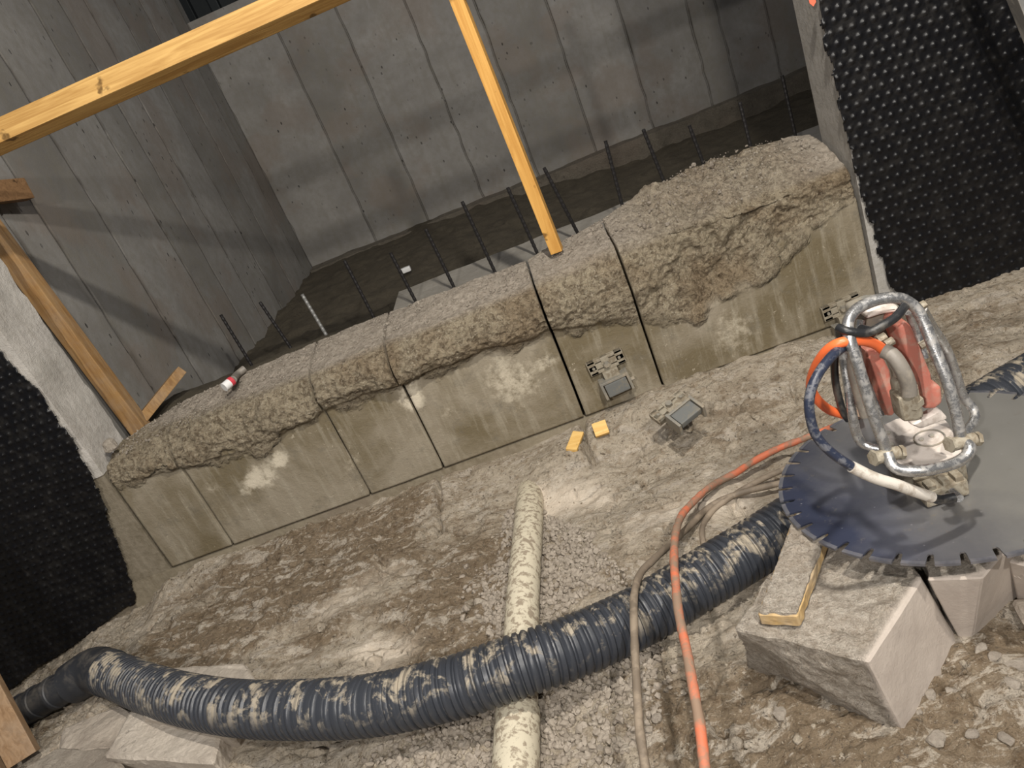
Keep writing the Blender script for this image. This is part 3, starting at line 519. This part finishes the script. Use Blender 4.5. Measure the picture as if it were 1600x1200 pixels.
# ------------------------------------------------------------------ gravel, stones
def rock_template(seed, n=0):
    bm = bmesh.new(); bmesh.ops.create_icosphere(bm, subdivisions=1, radius=1); V = np.array([v.co[:] for v in bm.verts]); Fc = [[v.index for v in f.verts] for f in bm.faces]; bm.free()
    r = np.random.default_rng(seed); return V * (1 + r.uniform(-.32, .25, (len(V), 1))) , Fc
TPL = [rock_template(k) for k in range(12)]
GREG = [[(790, 795), (845, 792), (880, 815), (930, 840), (940, 885), (930, 930), (880, 965), (800, 1000), (765, 1000), (750, 930), (775, 860)], [(700, 1110), (830, 1080), (1000, 985), (1040, 985), (1030, 1050), (960, 1090), (900, 1110), (870, 1210), (650, 1215), (700, 1150)],
        [(930, 860), (985, 895), (985, 925), (930, 930)], [(860, 1110), (1000, 1060), (1060, 1040), (1040, 1120), (960, 1210), (870, 1210)], [(590, 1160), (720, 1115), (760, 1210), (560, 1215)], [(720, 880), (790, 860), (790, 990), (720, 990)]]
DEN = [6500, 6500, 3500, 3200, 2500, 1500]
mb = MB()
for reg, dn in zip(GREG, DEN):
    pl = polyg(reg); lo, hi = pl.min(0), pl.max(0); n = int(dn * np.prod(hi - lo)); P = RNG.uniform(lo, hi, (n, 2)); P = P[inpoly(P, pl)]; Hh = ground_h(P)
    for (x, y), h in zip(P, Hh):
        if np.linalg.norm((x, y) - PVC_P[:, :2], axis=1).min() < .0: continue
        V, Fc = TPL[RNG.integers(12)]; r = RNG.uniform(.0055, .0125) * (1.25 if RNG.random() < .12 else 1); sc = RNG.uniform(.65, 1.2, 3) * r; a = RNG.uniform(0, 6.28); c_, s_ = math.cos(a), math.sin(a)
        W_ = V * sc; tl = RNG.uniform(-.7, .7); W_ = np.c_[W_[:, 0], W_[:, 1] * math.cos(tl) - W_[:, 2] * math.sin(tl), W_[:, 1] * math.sin(tl) + W_[:, 2] * math.cos(tl)]
        W_ = np.c_[W_[:, 0] * c_ - W_[:, 1] * s_, W_[:, 0] * s_ + W_[:, 1] * c_, W_[:, 2]] + np.array([x, y, h + r * RNG.uniform(.05, .75)]); mb.add(W_, Fc)
tag(mb.build('gravel', STONE, fix=False), 'crushed grey gravel bedding on both sides of the beige drain pipe', 'gravel', kind='stuff')
mb = MB()  # crumbs over the whole ground and along the broken top
for _ in range(5200):
    x, y = RNG.uniform(-1.4, 3.9), RNG.uniform(-2.0, -.03); V, Fc = TPL[RNG.integers(12)]; r = RNG.uniform(.002, .0065) * (1.8 if RNG.random() < .06 else 1); h = 0; mb.add(V * RNG.uniform(.6, 1.2, 3) * r + np.array([x, y, 0]), Fc)
crV = np.vstack(mb.v); cen = np.repeat(np.array([v.mean(0) for v in mb.v]), [len(v) for v in mb.v], axis=0); crV[:, 2] += ground_h(cen[:, :2]) + .001
cb = mk('soil_crumbs', crV, mb.f, GROUND, attrs={'wet': np.zeros(len(crV)), 'pale': np.full(len(crV), .15)}, origin=(0, 0, 0)); tag(cb, 'small crumbs of earth and concrete scattered over the mud', 'rubble', kind='stuff')
mb = MB()
for _ in range(2600):
    s = RNG.uniform(.05, 3.4); t_ = RNG.uniform(.1, .95); ry, zt, rz = key(s, 4), key(s, 3), key(s, 5); V, Fc = TPL[RNG.integers(12)]; r = RNG.uniform(.0015, .004) * (2.0 if RNG.random() < .06 else 1)
    if s > 2.4 and RNG.random() < .3: r *= 1.7
    p = np.array([s, .035 + (ry - .035) * t_, zt + (rz - zt) * math.sin(t_ * math.pi / 2)]); mb.add(V * RNG.uniform(.6, 1.2, 3) * r + p + np.array([0, 0, .004]), Fc)
ch = mb.build('concrete_crumbs', BLKR, fix=False); tag(ch, 'loose concrete crumbs lying on the broken top of the low wall', 'rubble', kind='stuff')
# larger single chunks
CH = [(1425, 1103, 22, 'pale pebble-sized concrete chunk below the tip of the big block'), (1458, 1105, 18, 'small pale chunk beside another below the big block'), (1535, 1035, 20, 'pale flat chunk right of the cracked block tip'), (1556, 1048, 18, 'pale chunk near the right edge beneath the slab'),
      (1465, 1165, 26, 'rounded pale chunk below the big block'), (1520, 1162, 22, 'flat pale stone near the lower right corner'), (1585, 1090, 20, 'flat stone at the right edge, mid height of the mud'), (1575, 1170, 18, 'small white chunk by the lower right corner'),
      (1225, 1130, 24, 'grey chunk below the big block at left'), (1285, 1140, 26, 'grey lump pressed in mud under the big block'), (1250, 1165, 20, 'small grey lump under the big block'), (1172, 1168, 22, 'grey lump right of the orange hose end'),
      (1105, 1000, 16, 'small dark chunk between the hoses'), (1190, 745, 14, 'small clod near the blade edge'), (1183, 662, 18, 'dark clod on the mud between bracket and saw'), (1180, 640, 14, 'little clod above the dark clod'),
      (770, 905, 16, 'brown clod left of the beige pipe'), (730, 935, 20, 'brown clod buried left of the beige pipe'), (640, 985, 24, 'brown lump above the corrugated pipe'), (505, 985, 18, 'grey lump in the brown mud patch'), (480, 870, 16, 'white-speckled clod in the brown patch'),
      (1490, 1100, 14, 'tiny pale chip right of the big block'), (1440, 1130, 12, 'tiny pale chip beneath the big block'), (1550, 1120, 13, 'tiny chip right of the pale stones'), (1030, 1130, 20, 'grey stone between the two muddy hoses'), (930, 1160, 22, 'grey stone left of the muddy hoses')]
for k, (x, y, d, lab) in enumerate(CH):
    p = G(x, y, 0); r = d / FPX * np.linalg.norm(p - CAM) * .5; bm = bmesh.new(); bmesh.ops.create_icosphere(bm, subdivisions=2, radius=1); V = np.array([v.co[:] for v in bm.verts]); Fc = [[v.index for v in f.verts] for f in bm.faces]; bm.free()
    for pn in np.random.default_rng(k).normal(size=(7, 3)): pn = pn / np.linalg.norm(pn); V = V - np.maximum(V @ pn - .62, 0)[:, None] * pn
    V = V * (1 + vn(V + k * 3.1, 2.0, k) * .2)[:, None]; V *= np.array([r * RNG.uniform(.8, 1.2), r * RNG.uniform(.7, 1), r * .6]); a = RNG.uniform(0, 3); V = np.c_[V[:, 0] * math.cos(a) - V[:, 1] * math.sin(a), V[:, 0] * math.sin(a) + V[:, 1] * math.cos(a), V[:, 2]]
    tag(mk('rubble_chunk', V + np.array([p[0], p[1], gh(p[0], p[1]) + r * .25]), Fc, (GROUND if ('clod' in lab or 'lump' in lab) else STONEP)), lab, 'rubble', 'loose chunks lying on the mud')
# ------------------------------------------------------------------ big concrete blocks
def g3(L, z): return [G(x, y, z) for x, y in L]
A = g3([(1240, 815), (1150, 982), (1358, 1034), (1440, 906), (1420, 815)], .265); B = g3([(1262, 870), (1172, 1046), (1426, 1168), (1508, 1030), (1470, 880)], -.02)
o = roughblock('concrete_block', A, B, BLK2, None, 22, .018, 9, 3, 0, (2,)); tag(o, 'large broken concrete block under the left half of the saw blade', 'block')
A = g3([(1448, 906), (1536, 903), (1590, 840), (1560, 790), (1440, 820)], .262); B = g3([(1512, 1022), (1516, 1018), (1625, 900), (1640, 850), (1475, 880)], -.02)
tag(roughblock('concrete_block', A, B, BLK2, None, 20, .014, 9, 13, 0, (0, 1)), 'wedge-shaped concrete block right of the crack, under the blade', 'block')
A = g3([(1575, 878), (1690, 905), (1700, 800), (1590, 800)], .20); B = g3([(1592, 950), (1720, 960), (1760, 860), (1620, 860)], -.02)
tag(roughblock('concrete_block', A, B, BLK2, None, 14, .010, 9, 23, 0, (0, 1)), 'shaded concrete block at the right edge under the blade', 'block')
A = g3([(1577, 936), (1660, 925), (1700, 990), (1605, 985)], .05); B = g3([(1580, 945), (1660, 935), (1700, 1000), (1608, 998)], -.02)
tag(roughblock('concrete_slab_piece', A, B, BLK, None, 9, .005, 9, 33), 'flat pale slab fragment at the right edge below the blade', 'slab')
A = g3([(1555, 1030), (1640, 1020), (1650, 1045), (1562, 1052)], .03); B = g3([(1555, 1036), (1640, 1026), (1650, 1052), (1562, 1060)], -.02)
tag(roughblock('concrete_slab_piece', A, B, STONEP, None, 9, .004, 9, 34), 'small pale slab splinter lower at the right edge', 'slab')
# slabs under the left of the corrugated pipe
A = g3([(238, 1044), (385, 1036), (406, 1076), (360, 1150), (225, 1120)], .13); B = g3([(232, 1070), (380, 1066), (425, 1105), (385, 1185), (215, 1150)], -.08)
tag(roughblock('concrete_slab_piece', A, B, SLAB, None, 11, .006, 8, 43), 'pale concrete slab piece behind the corrugated pipe at left', 'slab')
A = g3([(205, 1108), (345, 1140), (332, 1192), (163, 1182)], .09); B = g3([(210, 1130), (395, 1150), (380, 1235), (165, 1215)], -.08)
tag(roughblock('concrete_slab_piece', A, B, SLAB, None, 11, .007, 8, 53), 'pale flat concrete slab piece in front of the corrugated pipe at left', 'slab')
A = g3([(100, 1138), (190, 1098), (215, 1120), (180, 1168), (95, 1180)], .05); B = g3([(95, 1170), (185, 1130), (225, 1150), (185, 1200), (85, 1215)], -.10)
tag(roughblock('concrete_slab_piece', A, B, BLK, None, 11, .012, 9, 63), 'dirty concrete fragment left of the pale slab at lower left', 'slab')
A = g3([(40, 1195), (90, 1165), (170, 1168), (200, 1215), (120, 1270), (30, 1260)], .06); B = g3([(30, 1220), (80, 1190), (180, 1190), (220, 1240), (130, 1300), (20, 1290)], -.10)
tag(roughblock('concrete_slab_piece', A, B, BLKR, None, 11, .016, 9, 73), 'rough rubble lump at the bottom left by the planks', 'slab')
A = g3([(225, 1205), (330, 1196), (400, 1240), (230, 1260)], .05); B = g3([(220, 1225), (340, 1210), (420, 1260), (220, 1290)], -.08)
tag(roughblock('concrete_slab_piece', A, B, BLKR, None, 11, .014, 9, 83), 'rough grey rubble at the bottom edge below the pale slab', 'slab')
# plank under the blade
A = g3([(1246, 790), (1300, 810), (1246, 962), (1183, 960)], .305)
roughb = roughblock('plank', A, [p - np.array([0, 0, .036]) for p in A], TIMM, None, 12, .0015, 30, 5, -.006); tag(roughb, 'short mud-covered plank on the big block propping the saw blade', 'plank')
mb = MB(); A2 = g3([(1246, 792), (1298, 811), (1244, 957), (1185, 955)], .312); mb2 = roughblock('mud_coat', A2, [p - np.array([0, 0, .012]) for p in A2], BLK2, roughb, 22, .003, 30, 6, -.008)
# ------------------------------------------------------------------ wall saw
BC = np.array([2.972, -1.372, .318]); BRAD = .402; tilt = math.atan(-.08)
saw = empty('wall_saw', BC, 'hydraulic concrete wall saw with tubular guard lying on its round blade', 'saw')
ctl, stl = math.cos(tilt), math.sin(tilt)
NSEG = 36; V = []; pr_ = []
for k in range(NSEG):
    a0 = 2 * math.pi * k / NSEG; w_ = .0085 / BRAD; R1 = BRAD - .009
    for a, r in ((a0 - w_, R1), (a0 - w_ * .9, R1 - .022), (a0 - w_ * .5, R1 - .030), (a0 + w_ * .5, R1 - .030), (a0 + w_ * .9, R1 - .022), (a0 + w_, R1)): pr_.append((r * math.cos(a), r * math.sin(a)))
    for j in range(1, 6): a = a0 + w_ + (2 * math.pi / NSEG - 2 * w_) * j / 6; pr_.append((R1 * math.cos(a), R1 * math.sin(a)))
pr_ = np.array(pr_); n = len(pr_); inner = pr_ * 0; ang = np.arctan2(pr_[:, 1], pr_[:, 0]); inner = np.c_[np.cos(ang), np.sin(ang)] * .345; hub = np.c_[np.cos(ang), np.sin(ang)] * .03; th = .0022
def ring(P, z): return np.c_[P, np.full(len(P), z)]
LV = np.vstack([ring(pr_, th), ring(inner, th), ring(hub, th), ring(pr_, -th), ring(inner, -th), ring(hub, -th)]); Fc = []
for i in range(n):
    j = (i + 1) % n; Fc += [(i, j, n + j, n + i), (n + i, n + j, 2 * n + j, 2 * n + i), (3 * n + j, 3 * n + i, 4 * n + i, 4 * n + j), (4 * n + j, 4 * n + i, 5 * n + i, 5 * n + j), (i, 3 * n + i, 3 * n + j, j), (2 * n + j, 5 * n + j, 5 * n + i, 2 * n + i)]
blade = mk('blade', LV, Fc, BLADE, None, origin=(0, 0, 0)); fix_normals(blade); blade.parent = saw; blade.location = (0, 0, 0); blade.rotation_euler = (tilt, 0, 0); blade['label'] = 'round steel saw blade with a blue sheen put into its colour'
sv = []
a1 = 2 * math.pi / NSEG; w_ = .0095 / BRAD
for zz in (.0032, -.0032):
    for r in (BRAD - .011, BRAD):
        for j in range(5): a = w_ + (a1 - 2 * w_) * j / 4; sv.append((r * math.cos(a), r * math.sin(a), zz))
sf = []
for j in range(4): sf += [(j, 5 + j, 6 + j, j + 1), (10 + j, 11 + j, 16 + j, 15 + j), (5 + j, 15 + j, 16 + j, 6 + j), (j, j + 1, 11 + j, 10 + j)]
sf += [(0, 10, 15, 5), (4, 9, 19, 14)]
sg0 = mk('cutting_segment', sv, sf, BSEG, None, origin=(0, 0, 0)); fix_normals(sg0)
for k in range(NSEG):
    sg = sg0 if k == 0 else sg0.copy()
    if k: COL.objects.link(sg)
    sg.parent = blade; sg.location = (0, 0, 0); sg.rotation_euler = (0, 0, 2 * math.pi * k / NSEG)
qf, qm, qb = -1.62, -1.50, -1.38
def PQ(L, q): return [Q(p[0], p[1], p[2] if len(p) > 2 else q) for p in L]
def sawtube(name, L, q, r, mat, lab=None, seg=14, step=.008):
    o = MB().tube(cr(PQ(L, q), step), r, seg).build(name, mat, saw, True)
    if lab: o['label'] = lab
    return o
# base plate and gearbox lying on the blade
zp = .405
pp = [(1372, 712), (1372, 668), (1400, 655), (1460, 640), (1482, 662), (1506, 712), (1480, 728), (1410, 735)]
P = [G(x, y, zp) for x, y in pp]; mb = MB(); mb.prism(P, (0, 0, -.018)); pl = mb.build('cover_plate', PLATE, saw); pl['label'] = 'pale dirty cover plate'
c = G(1452, 684, zp + .003); mb = MB(); t_ = np.linspace(0, 2 * math.pi, 25); mb.tube([c + np.array([.036 * math.cos(a), .036 * math.sin(a), 0]) for a in t_], .002, 6); mb.build('hub_ring', STEELG, pl, True)
for x, y in ((1440, 686), (1456, 680), (1388, 676), (1394, 694)): mb = MB(); mb.cyl(G(x, y, zp), G(x, y, zp + .006), .0055); mb.build('bolt', STEELG, pl, True)
P = [G(x, y, zp - .02) for x, y in [(1385, 712), (1390, 672), (1460, 650), (1500, 690), (1508, 720), (1480, 742), (1410, 745)]]; mb = MB(); mb.prism(P, (0, 0, -.062)); mb.build('gearbox', CAST, saw)
# front bracket block
mb = MB(); c = G(1470, 762, .36); u = G(1500, 752, .36) - G(1440, 772, .36); u /= np.linalg.norm(u); v = np.array([-u[1], u[0], 0]); zz = np.array([0, 0, 1.0])
mb.box(c, [u * .052, v * .030, zz * .022], .006); mb.box(c - u * .030 + zz * .022 - v * .01, [u * .010, v * .016, zz * .012], .003); mb.box(c + u * .004 + zz * .022 - v * .01, [u * .008, v * .016, zz * .012], .003); mb.box(c + u * .036 + zz * .022 - v * .008, [u * .010, v * .018, zz * .014], .003)
mb.box(c + v * .026 + zz * .020, [u * .050, v * .006, zz * .010], .003); mb.build('mounting_bracket', CAST, saw)
mb = MB(); p = G(1492, 772, .375); mb.cyl(p - v * .02, p + v * .012, .010); mb.cyl(p - u * .03, p - u * .002, .008); mb.build('hose_fitting', STEEL, saw, True)
# guard frame
fr = sawtube('guard_frame', [(1388, 712, -1.66), (1380, 690, -1.655), (1362, 640, -1.64), (1342, 575, -1.62), (1328, 530, -1.60), (1325, 505, -1.58), (1338, 484, -1.56), (1365, 470, -1.55), (1395, 465, -1.55), (1418, 471, -1.55), (1437, 490, -1.56), (1458, 540, -1.59), (1478, 590, -1.62), (1493, 640, -1.64), (1502, 690, -1.655)], 0, .0125, STEEL)
fr['label'] = 'galvanised tubular guard frame'
MB().tube(cr(PQ([(1386, 708, -1.67), (1395, 728, -1.69), (1412, 735, -1.70), (1445, 735, -1.71), (1485, 726, -1.70), (1508, 714, -1.69), (1516, 700, -1.68), (1508, 690, -1.66)], 0), .008), .0125, 14).build('guard_loop', STEEL, fr, True)
sawtube('guard_frame', [(1312, 520, -1.40), (1318, 560, -1.42), (1325, 600, -1.44), (1332, 650, -1.46), (1340, 682, -1.47), (1352, 696, -1.48), (1376, 702, -1.50)], 0, .0115, STEEL)
sawtube('guard_frame', [(1440, 482, -1.50), (1456, 510, -1.45), (1478, 545, -1.42), (1492, 580, -1.42), (1505, 620, -1.43), (1520, 638, -1.44), (1523, 655, -1.46), (1510, 675, -1.50), (1505, 690, -1.52)], 0, .0115, STEEL)
sawtube('guard_frame', [(1345, 500, -1.45), (1342, 530, -1.46), (1350, 580, -1.48), (1362, 620, -1.50), (1376, 650, -1.52)], 0, .010, STEEL)
sawtube('guard_frame', [(1420, 488, -1.46), (1432, 520, -1.46), (1444, 560, -1.48)], 0, .010, STEEL)
for x, y, q in ((1387, 711, -1.665), (1506, 690, -1.66)):
    mb = MB(); p = Q(x, y, q); mb.cyl(p + np.array([-.026, -.002, .004]), p + np.array([.024, .002, -.004]), .0145, 14); mb.cyl(p + np.array([-.033, -.002, .006]), p + np.array([-.026, 0, .004]), .0175, 6); mb.cyl(p + np.array([.026, 0, -.004]), p + np.array([.034, 0, -.006]), .0155, 6)
    mb.build('hinge_bolt', CAST, saw, True)
for x, y, q in ((1440, 478, -1.54), (1390, 535, -1.56), (1443, 538, -1.5), (1378, 528, -1.55)): mb = MB(); p = Q(x, y, q); mb.cyl(p - np.array([.009, 0, .002]), p + np.array([.009, .0, .002]), .009, 6); mb.build('clamp_nut', CAST, saw, True)
mb = MB(); mb.tube(PQ([(1308, 520, -1.58), (1330, 517, -1.58)], 0), .013, 12); mb.tube(PQ([(1345, 515, -1.58), (1364, 519, -1.57)], 0), .011, 12); mb.build('grip', BLK_R, saw, True)['label'] = 'black rubber-wrapped grip'
# red motor housings
def hous(name, L, q0, dq, mat, lab=None):
    P = np.array(PQ(L, q0)); n = len(P); bm = bmesh.new(); a = [bm.verts.new(p) for p in P]; b = [bm.verts.new(p + np.array([0, dq, 0])) for p in P]; bm.faces.new(a); bm.faces.new(b[::-1])
    for i in range(n): bm.faces.new([a[i], b[i], b[(i + 1) % n], a[(i + 1) % n]])
    bmesh.ops.recalc_face_normals(bm, faces=bm.faces); bmesh.ops.bevel(bm, geom=bm.edges[:], offset=.010, segments=3, affect='EDGES', profile=.6)
    V = [v.co[:] for v in bm.verts]; Fc = [[v.index for v in f.verts] for f in bm.faces]; bm.free(); o = mk(name, V, Fc, mat, saw, True)
    o.data.set_sharp_from_angle(angle=math.radians(35))
    if lab: o['label'] = lab
    return o
hous('motor_housing', [(1352, 546), (1376, 548), (1392, 580), (1402, 640), (1396, 652), (1372, 648), (1362, 610)], -1.50, .07, RED, 'faded red motor housing')
hous('motor_housing', [(1404, 512), (1414, 500), (1424, 508), (1440, 545), (1456, 585), (1458, 600), (1472, 604), (1474, 630), (1462, 640), (1444, 640), (1432, 600), (1420, 560), (1408, 530)], -1.52, .08, RED, 'faded red swing arm housing')
hous('motor_body', [(1348, 494), (1380, 480), (1408, 478), (1418, 500), (1424, 560), (1418, 600), (1380, 610), (1352, 560)], -1.44, .10, STEELG)
hous('motor_cap', [(1352, 487), (1375, 478), (1404, 477), (1407, 488), (1378, 492), (1354, 500)], -1.47, .06, PLATE)
hous('coupling_block', [(1404, 622), (1436, 612), (1446, 650), (1440, 658), (1412, 661)], -1.60, .05, CAST)
hous('coupling_block', [(1398, 598), (1408, 594), (1416, 640), (1406, 648)], -1.57, .03, CAST)
hous('side_bracket', [(1424, 665), (1470, 640), (1484, 655), (1440, 672)], -1.50, .03, PLATE)
mb = MB(); p = Q(1420, 612, -1.58); mb.cyl(p + np.array([0, 0, -.02]), p + np.array([0, 0, .01]), .021, 8); mb.cyl(p + np.array([0, 0, -.035]), p + np.array([0, 0, -.02]), .026, 6); mb.build('hose_nut', CAST, saw, True)
# saw hoses
sawtube('hydraulic_hose', [(1381, 548, -1.57), (1395, 556, -1.585), (1410, 578, -1.60), (1419, 600, -1.60), (1421, 616, -1.60)], 0, .0165, GREYH, 'short thick grey hose into the coupling block')
sawtube('hydraulic_hose', [(1383, 549, -1.565), (1368, 538, -1.57), (1345, 532, -1.59), (1315, 535, -1.60), (1292, 548, -1.58), (1274, 575, -1.54), (1267, 602, -1.50), (1275, 622, -1.47), (1295, 640, -1.44), (1318, 648, -1.42)], 0, .0112, ORANGE, 'bright orange hydraulic hose')
sawtube('hydraulic_hose', [(1318, 542, -1.59), (1300, 556, -1.62), (1278, 585, -1.65), (1266, 615, -1.67), (1265, 645, -1.68), (1275, 680, -1.69), (1300, 708, -1.70), (1332, 730, -1.71)], 0, .0105, BLUEH, 'blue-black hydraulic hose loop')
sawtube('hose_sleeve', [(1330, 729, -1.71), (1365, 746, -1.712), (1400, 757, -1.71), (1430, 768, -1.70), (1456, 777, -1.69)], 0, .0125, WHT, 'dirty white hose sleeve')
sawtube('hydraulic_hose', [(1452, 776, -1.69), (1470, 781, -1.68), (1492, 777, -1.68)], 0, .0105, BLK_R)
sawtube('hydraulic_hose', [(1414, 478, -1.57), (1400, 495, -1.59), (1380, 508, -1.60), (1355, 520, -1.60), (1325, 518, -1.60), (1310, 512, -1.58)], 0, .0095, BLK_R, 'black hose tied across the frame')
sawtube('hydraulic_hose', [(1310, 535, -1.50), (1304, 560, -1.47), (1306, 600, -1.45), (1316, 640, -1.44), (1325, 655, -1.43)], 0, .009, BLK_R)
sawtube('hydraulic_hose', [(1336, 540, -1.52), (1332, 575, -1.50), (1340, 610, -1.48), (1352, 650, -1.48)], 0, .012, GREYH)
# ------------------------------------------------------------------ loose hoses on the ground
def lhose(name, L, r, mat, lab):
    P = cr([G(x, y, z) for x, y, z in L], .012); P += np.c_[vn(P, 7, 2), vn(P, 7, 4), vn(P, 7, 6)] * .003
    mb = MB(); mb.tube(P, r * (1 + .10 * vn(P, 40, 3)), 12); return tag(mb.build(name, mat, None, True), lab, 'hose')
lhose('hydraulic_hose', [(1112, 1300, .22), (1100, 1200, .24), (1093, 1130, .25), (1080, 1060, .26), (1066, 985, .26), (1056, 920, .25), (1052, 880, .24), (1055, 835, .20), (1067, 802, .14), (1092, 775, .09), (1120, 754, .06), (1150, 739, .05), (1180, 720, .045), (1215, 702, .045), (1250, 688, .05), (1290, 672, .06), (1318, 662, .12), (1335, 655, .22), (1345, 645, .36)], .0125, ORD, 'muddy orange hydraulic hose arching over the corrugated pipe')
lhose('hydraulic_hose', [(1020, 1300, .20), (1009, 1200, .22), (1000, 1130, .23), (994, 1050, .24), (991, 980, .25), (991, 930, .23), (1000, 896, .20), (1022, 874, .17), (1048, 850, .12), (1078, 820, .07), (1108, 792, .04), (1150, 772, .035), (1200, 759, .035), (1260, 745, .035), (1330, 722, .04), (1420, 690, .04), (1500, 655, .06)], .0112, HOSEG, 'mud-coated grey hydraulic hose left of the orange one')
lhose('hydraulic_hose', [(1100, 856, .02), (1096, 835, .03), (1102, 812, .035), (1122, 790, .035), (1165, 762, .035), (1210, 740, .035), (1270, 715, .035), (1350, 685, .035), (1480, 640, .04)], .0105, HOSEG, 'dark muddy hose stub ending just behind the corrugated pipe')
# ------------------------------------------------------------------ brackets, wedges, scraps
def bracket(px, q, ang, lab, lift=0.0, flat=False, onground=None):
    """slotted plate with a shoe below; local frame u (along), v (down the wall), w (towards the pit)"""
    if onground is None:
        c = Q(px[0], px[1], q); a = math.radians(ang); u = np.array([math.cos(a), 0, math.sin(a)]); v = np.array([math.sin(a), 0, -math.cos(a)]); w_ = np.array([0, -1.0, 0])
    else:
        c = G(px[0], px[1], onground); a = math.radians(ang); u = np.array([math.cos(a), math.sin(a), .15]); u /= np.linalg.norm(u); v = np.array([math.sin(a), -math.cos(a), -.35]); v -= u * (u @ v); v /= np.linalg.norm(v); w_ = np.cross(v, u); w_ = w_ if w_[2] > 0 else -w_
    rt = empty('rail_bracket', c, lab, 'bracket')
    mb = MB(); mb.box(c + w_ * .012, [u * .082, v * .013, w_ * .011], .003); mb.box(c + w_ * .012 - v * .026, [u * .082, v * .007, w_ * .011], .003); mb.box(c + w_ * .012 + v * .026, [u * .082, v * .007, w_ * .011], .003)
    for s_ in (-1, 1): mb.box(c + w_ * .012 + u * s_ * .064, [u * .019, v * .033, w_ * .011], .003)
    mb.box(c + w_ * .014, [u * .018, v * .033, w_ * .013], .003); mb.build('slotted_plate', CAST, rt)
    for k_, l_, r_ in ((0, .045, .014), (.06, .028, .007), (-.06, .028, .007)): mb = MB(); mb.cyl(c + w_ * .02 + u * k_, c + w_ * l_ + u * k_, r_, 6); mb.build('anchor_bolt', STEELG, rt)
    mb = MB(); mb.box(c + v * .055 + w_ * .03, [u * .035, v * .028, w_ * .022], .006); mb.build('neck', CAST, rt)
    d = c + v * .10 + w_ * .045; mb = MB()
    for s_ in (-1, 1): mb.box(d + u * s_ * .060, [u * .006, v * .042, w_ * .030], .003)
    mb.box(d - v * .034, [u * .062, v * .006, w_ * .028], .003); mb.cyl(d + u * .066 + v * .01, d + u * .082 + v * .01, .010, 8); mb.build('shoe_frame', STEELG, rt)
    mb = MB(); mb.box(d + v * .006 + w_ * .012, [u * .050, v * .032, w_ * .014], .006); mb.build('shoe_pad', PAD, rt)
    return rt
bracket((946, 564), 0, 5, 'slotted steel rail bracket bolted to the wall face between two saw cuts')
bracket((1312, 478), 0, 4, 'steel rail bracket bolted to the wall behind the saw guard')
bracket((1048, 640), 0, 22, 'muddy steel rail bracket lying loose on the ground by the wall', onground=.17)
def wedge(p0, p1, w_, h, mat, name, lab, cat, up=(0, 0, 1)): return timber(name, p0, p1, w_, h, mat, lab, cat, up=up)
wedge(GG(904, 676, .06), GG(893, 704, .055), .05, .018, WOODY, 'wooden_wedge', 'thin orange wooden wedge lying on pale rubble left of the deep cut', 'wedge', up=(0, -.6, 1))
o = wedge(GG(935, 660, .05), GG(942, 680, .035), .062, .026, WOODY, 'wooden_wedge', 'blocky orange wooden wedge right of the deep cut', 'wedge', up=(0, -1, .6))
wedge(Q(1017, 634, -.05), Q(1036, 637, -.05), .018, .012, YEL, 'plastic_scrap', 'small bright yellow plastic scrap by the foot of the wall', 'scrap')
p = G(635, 421, .40); mb = MB(); mb.box(p, [(.035, 0, 0), (0, .02, 0), (.0, 0, .02)], .012); mb.box(p + np.array([-.03, .01, .005]), [(.016, .0, 0), (0, .014, 0), (0, 0, .012)], .006); tag(mb.build('paper_scrap', WHITE), 'small crumpled white scrap on the dark soil', 'scrap')
r0 = Q(360, 606, .10); mk_ = empty('marker_can', r0, 'small white and red capped tool lying on the left end of the low wall', 'tool')
ax = Q(378, 590, .16) - Q(352, 612, .08); ax /= np.linalg.norm(ax)
mb = MB(); mb.cyl(r0 - ax * .025 + (0, 0, .02), r0 + ax * .008 + (0, 0, .02), .021, 14); mb.build('body', WHITE, mk_, True); mb = MB(); mb.cyl(r0 + ax * .008 + (0, 0, .02), r0 + ax * .026 + (0, 0, .02), .022, 14); mb.build('cap', REDP, mk_, True)
mb = MB(); q0 = Q(370, 586, .25); mb.tube(cr([r0 + ax * .03 + (0, 0, .02), q0, q0 + ax * .05], .01), .017, 12); mb.build('handle', GREYH, mk_, True)
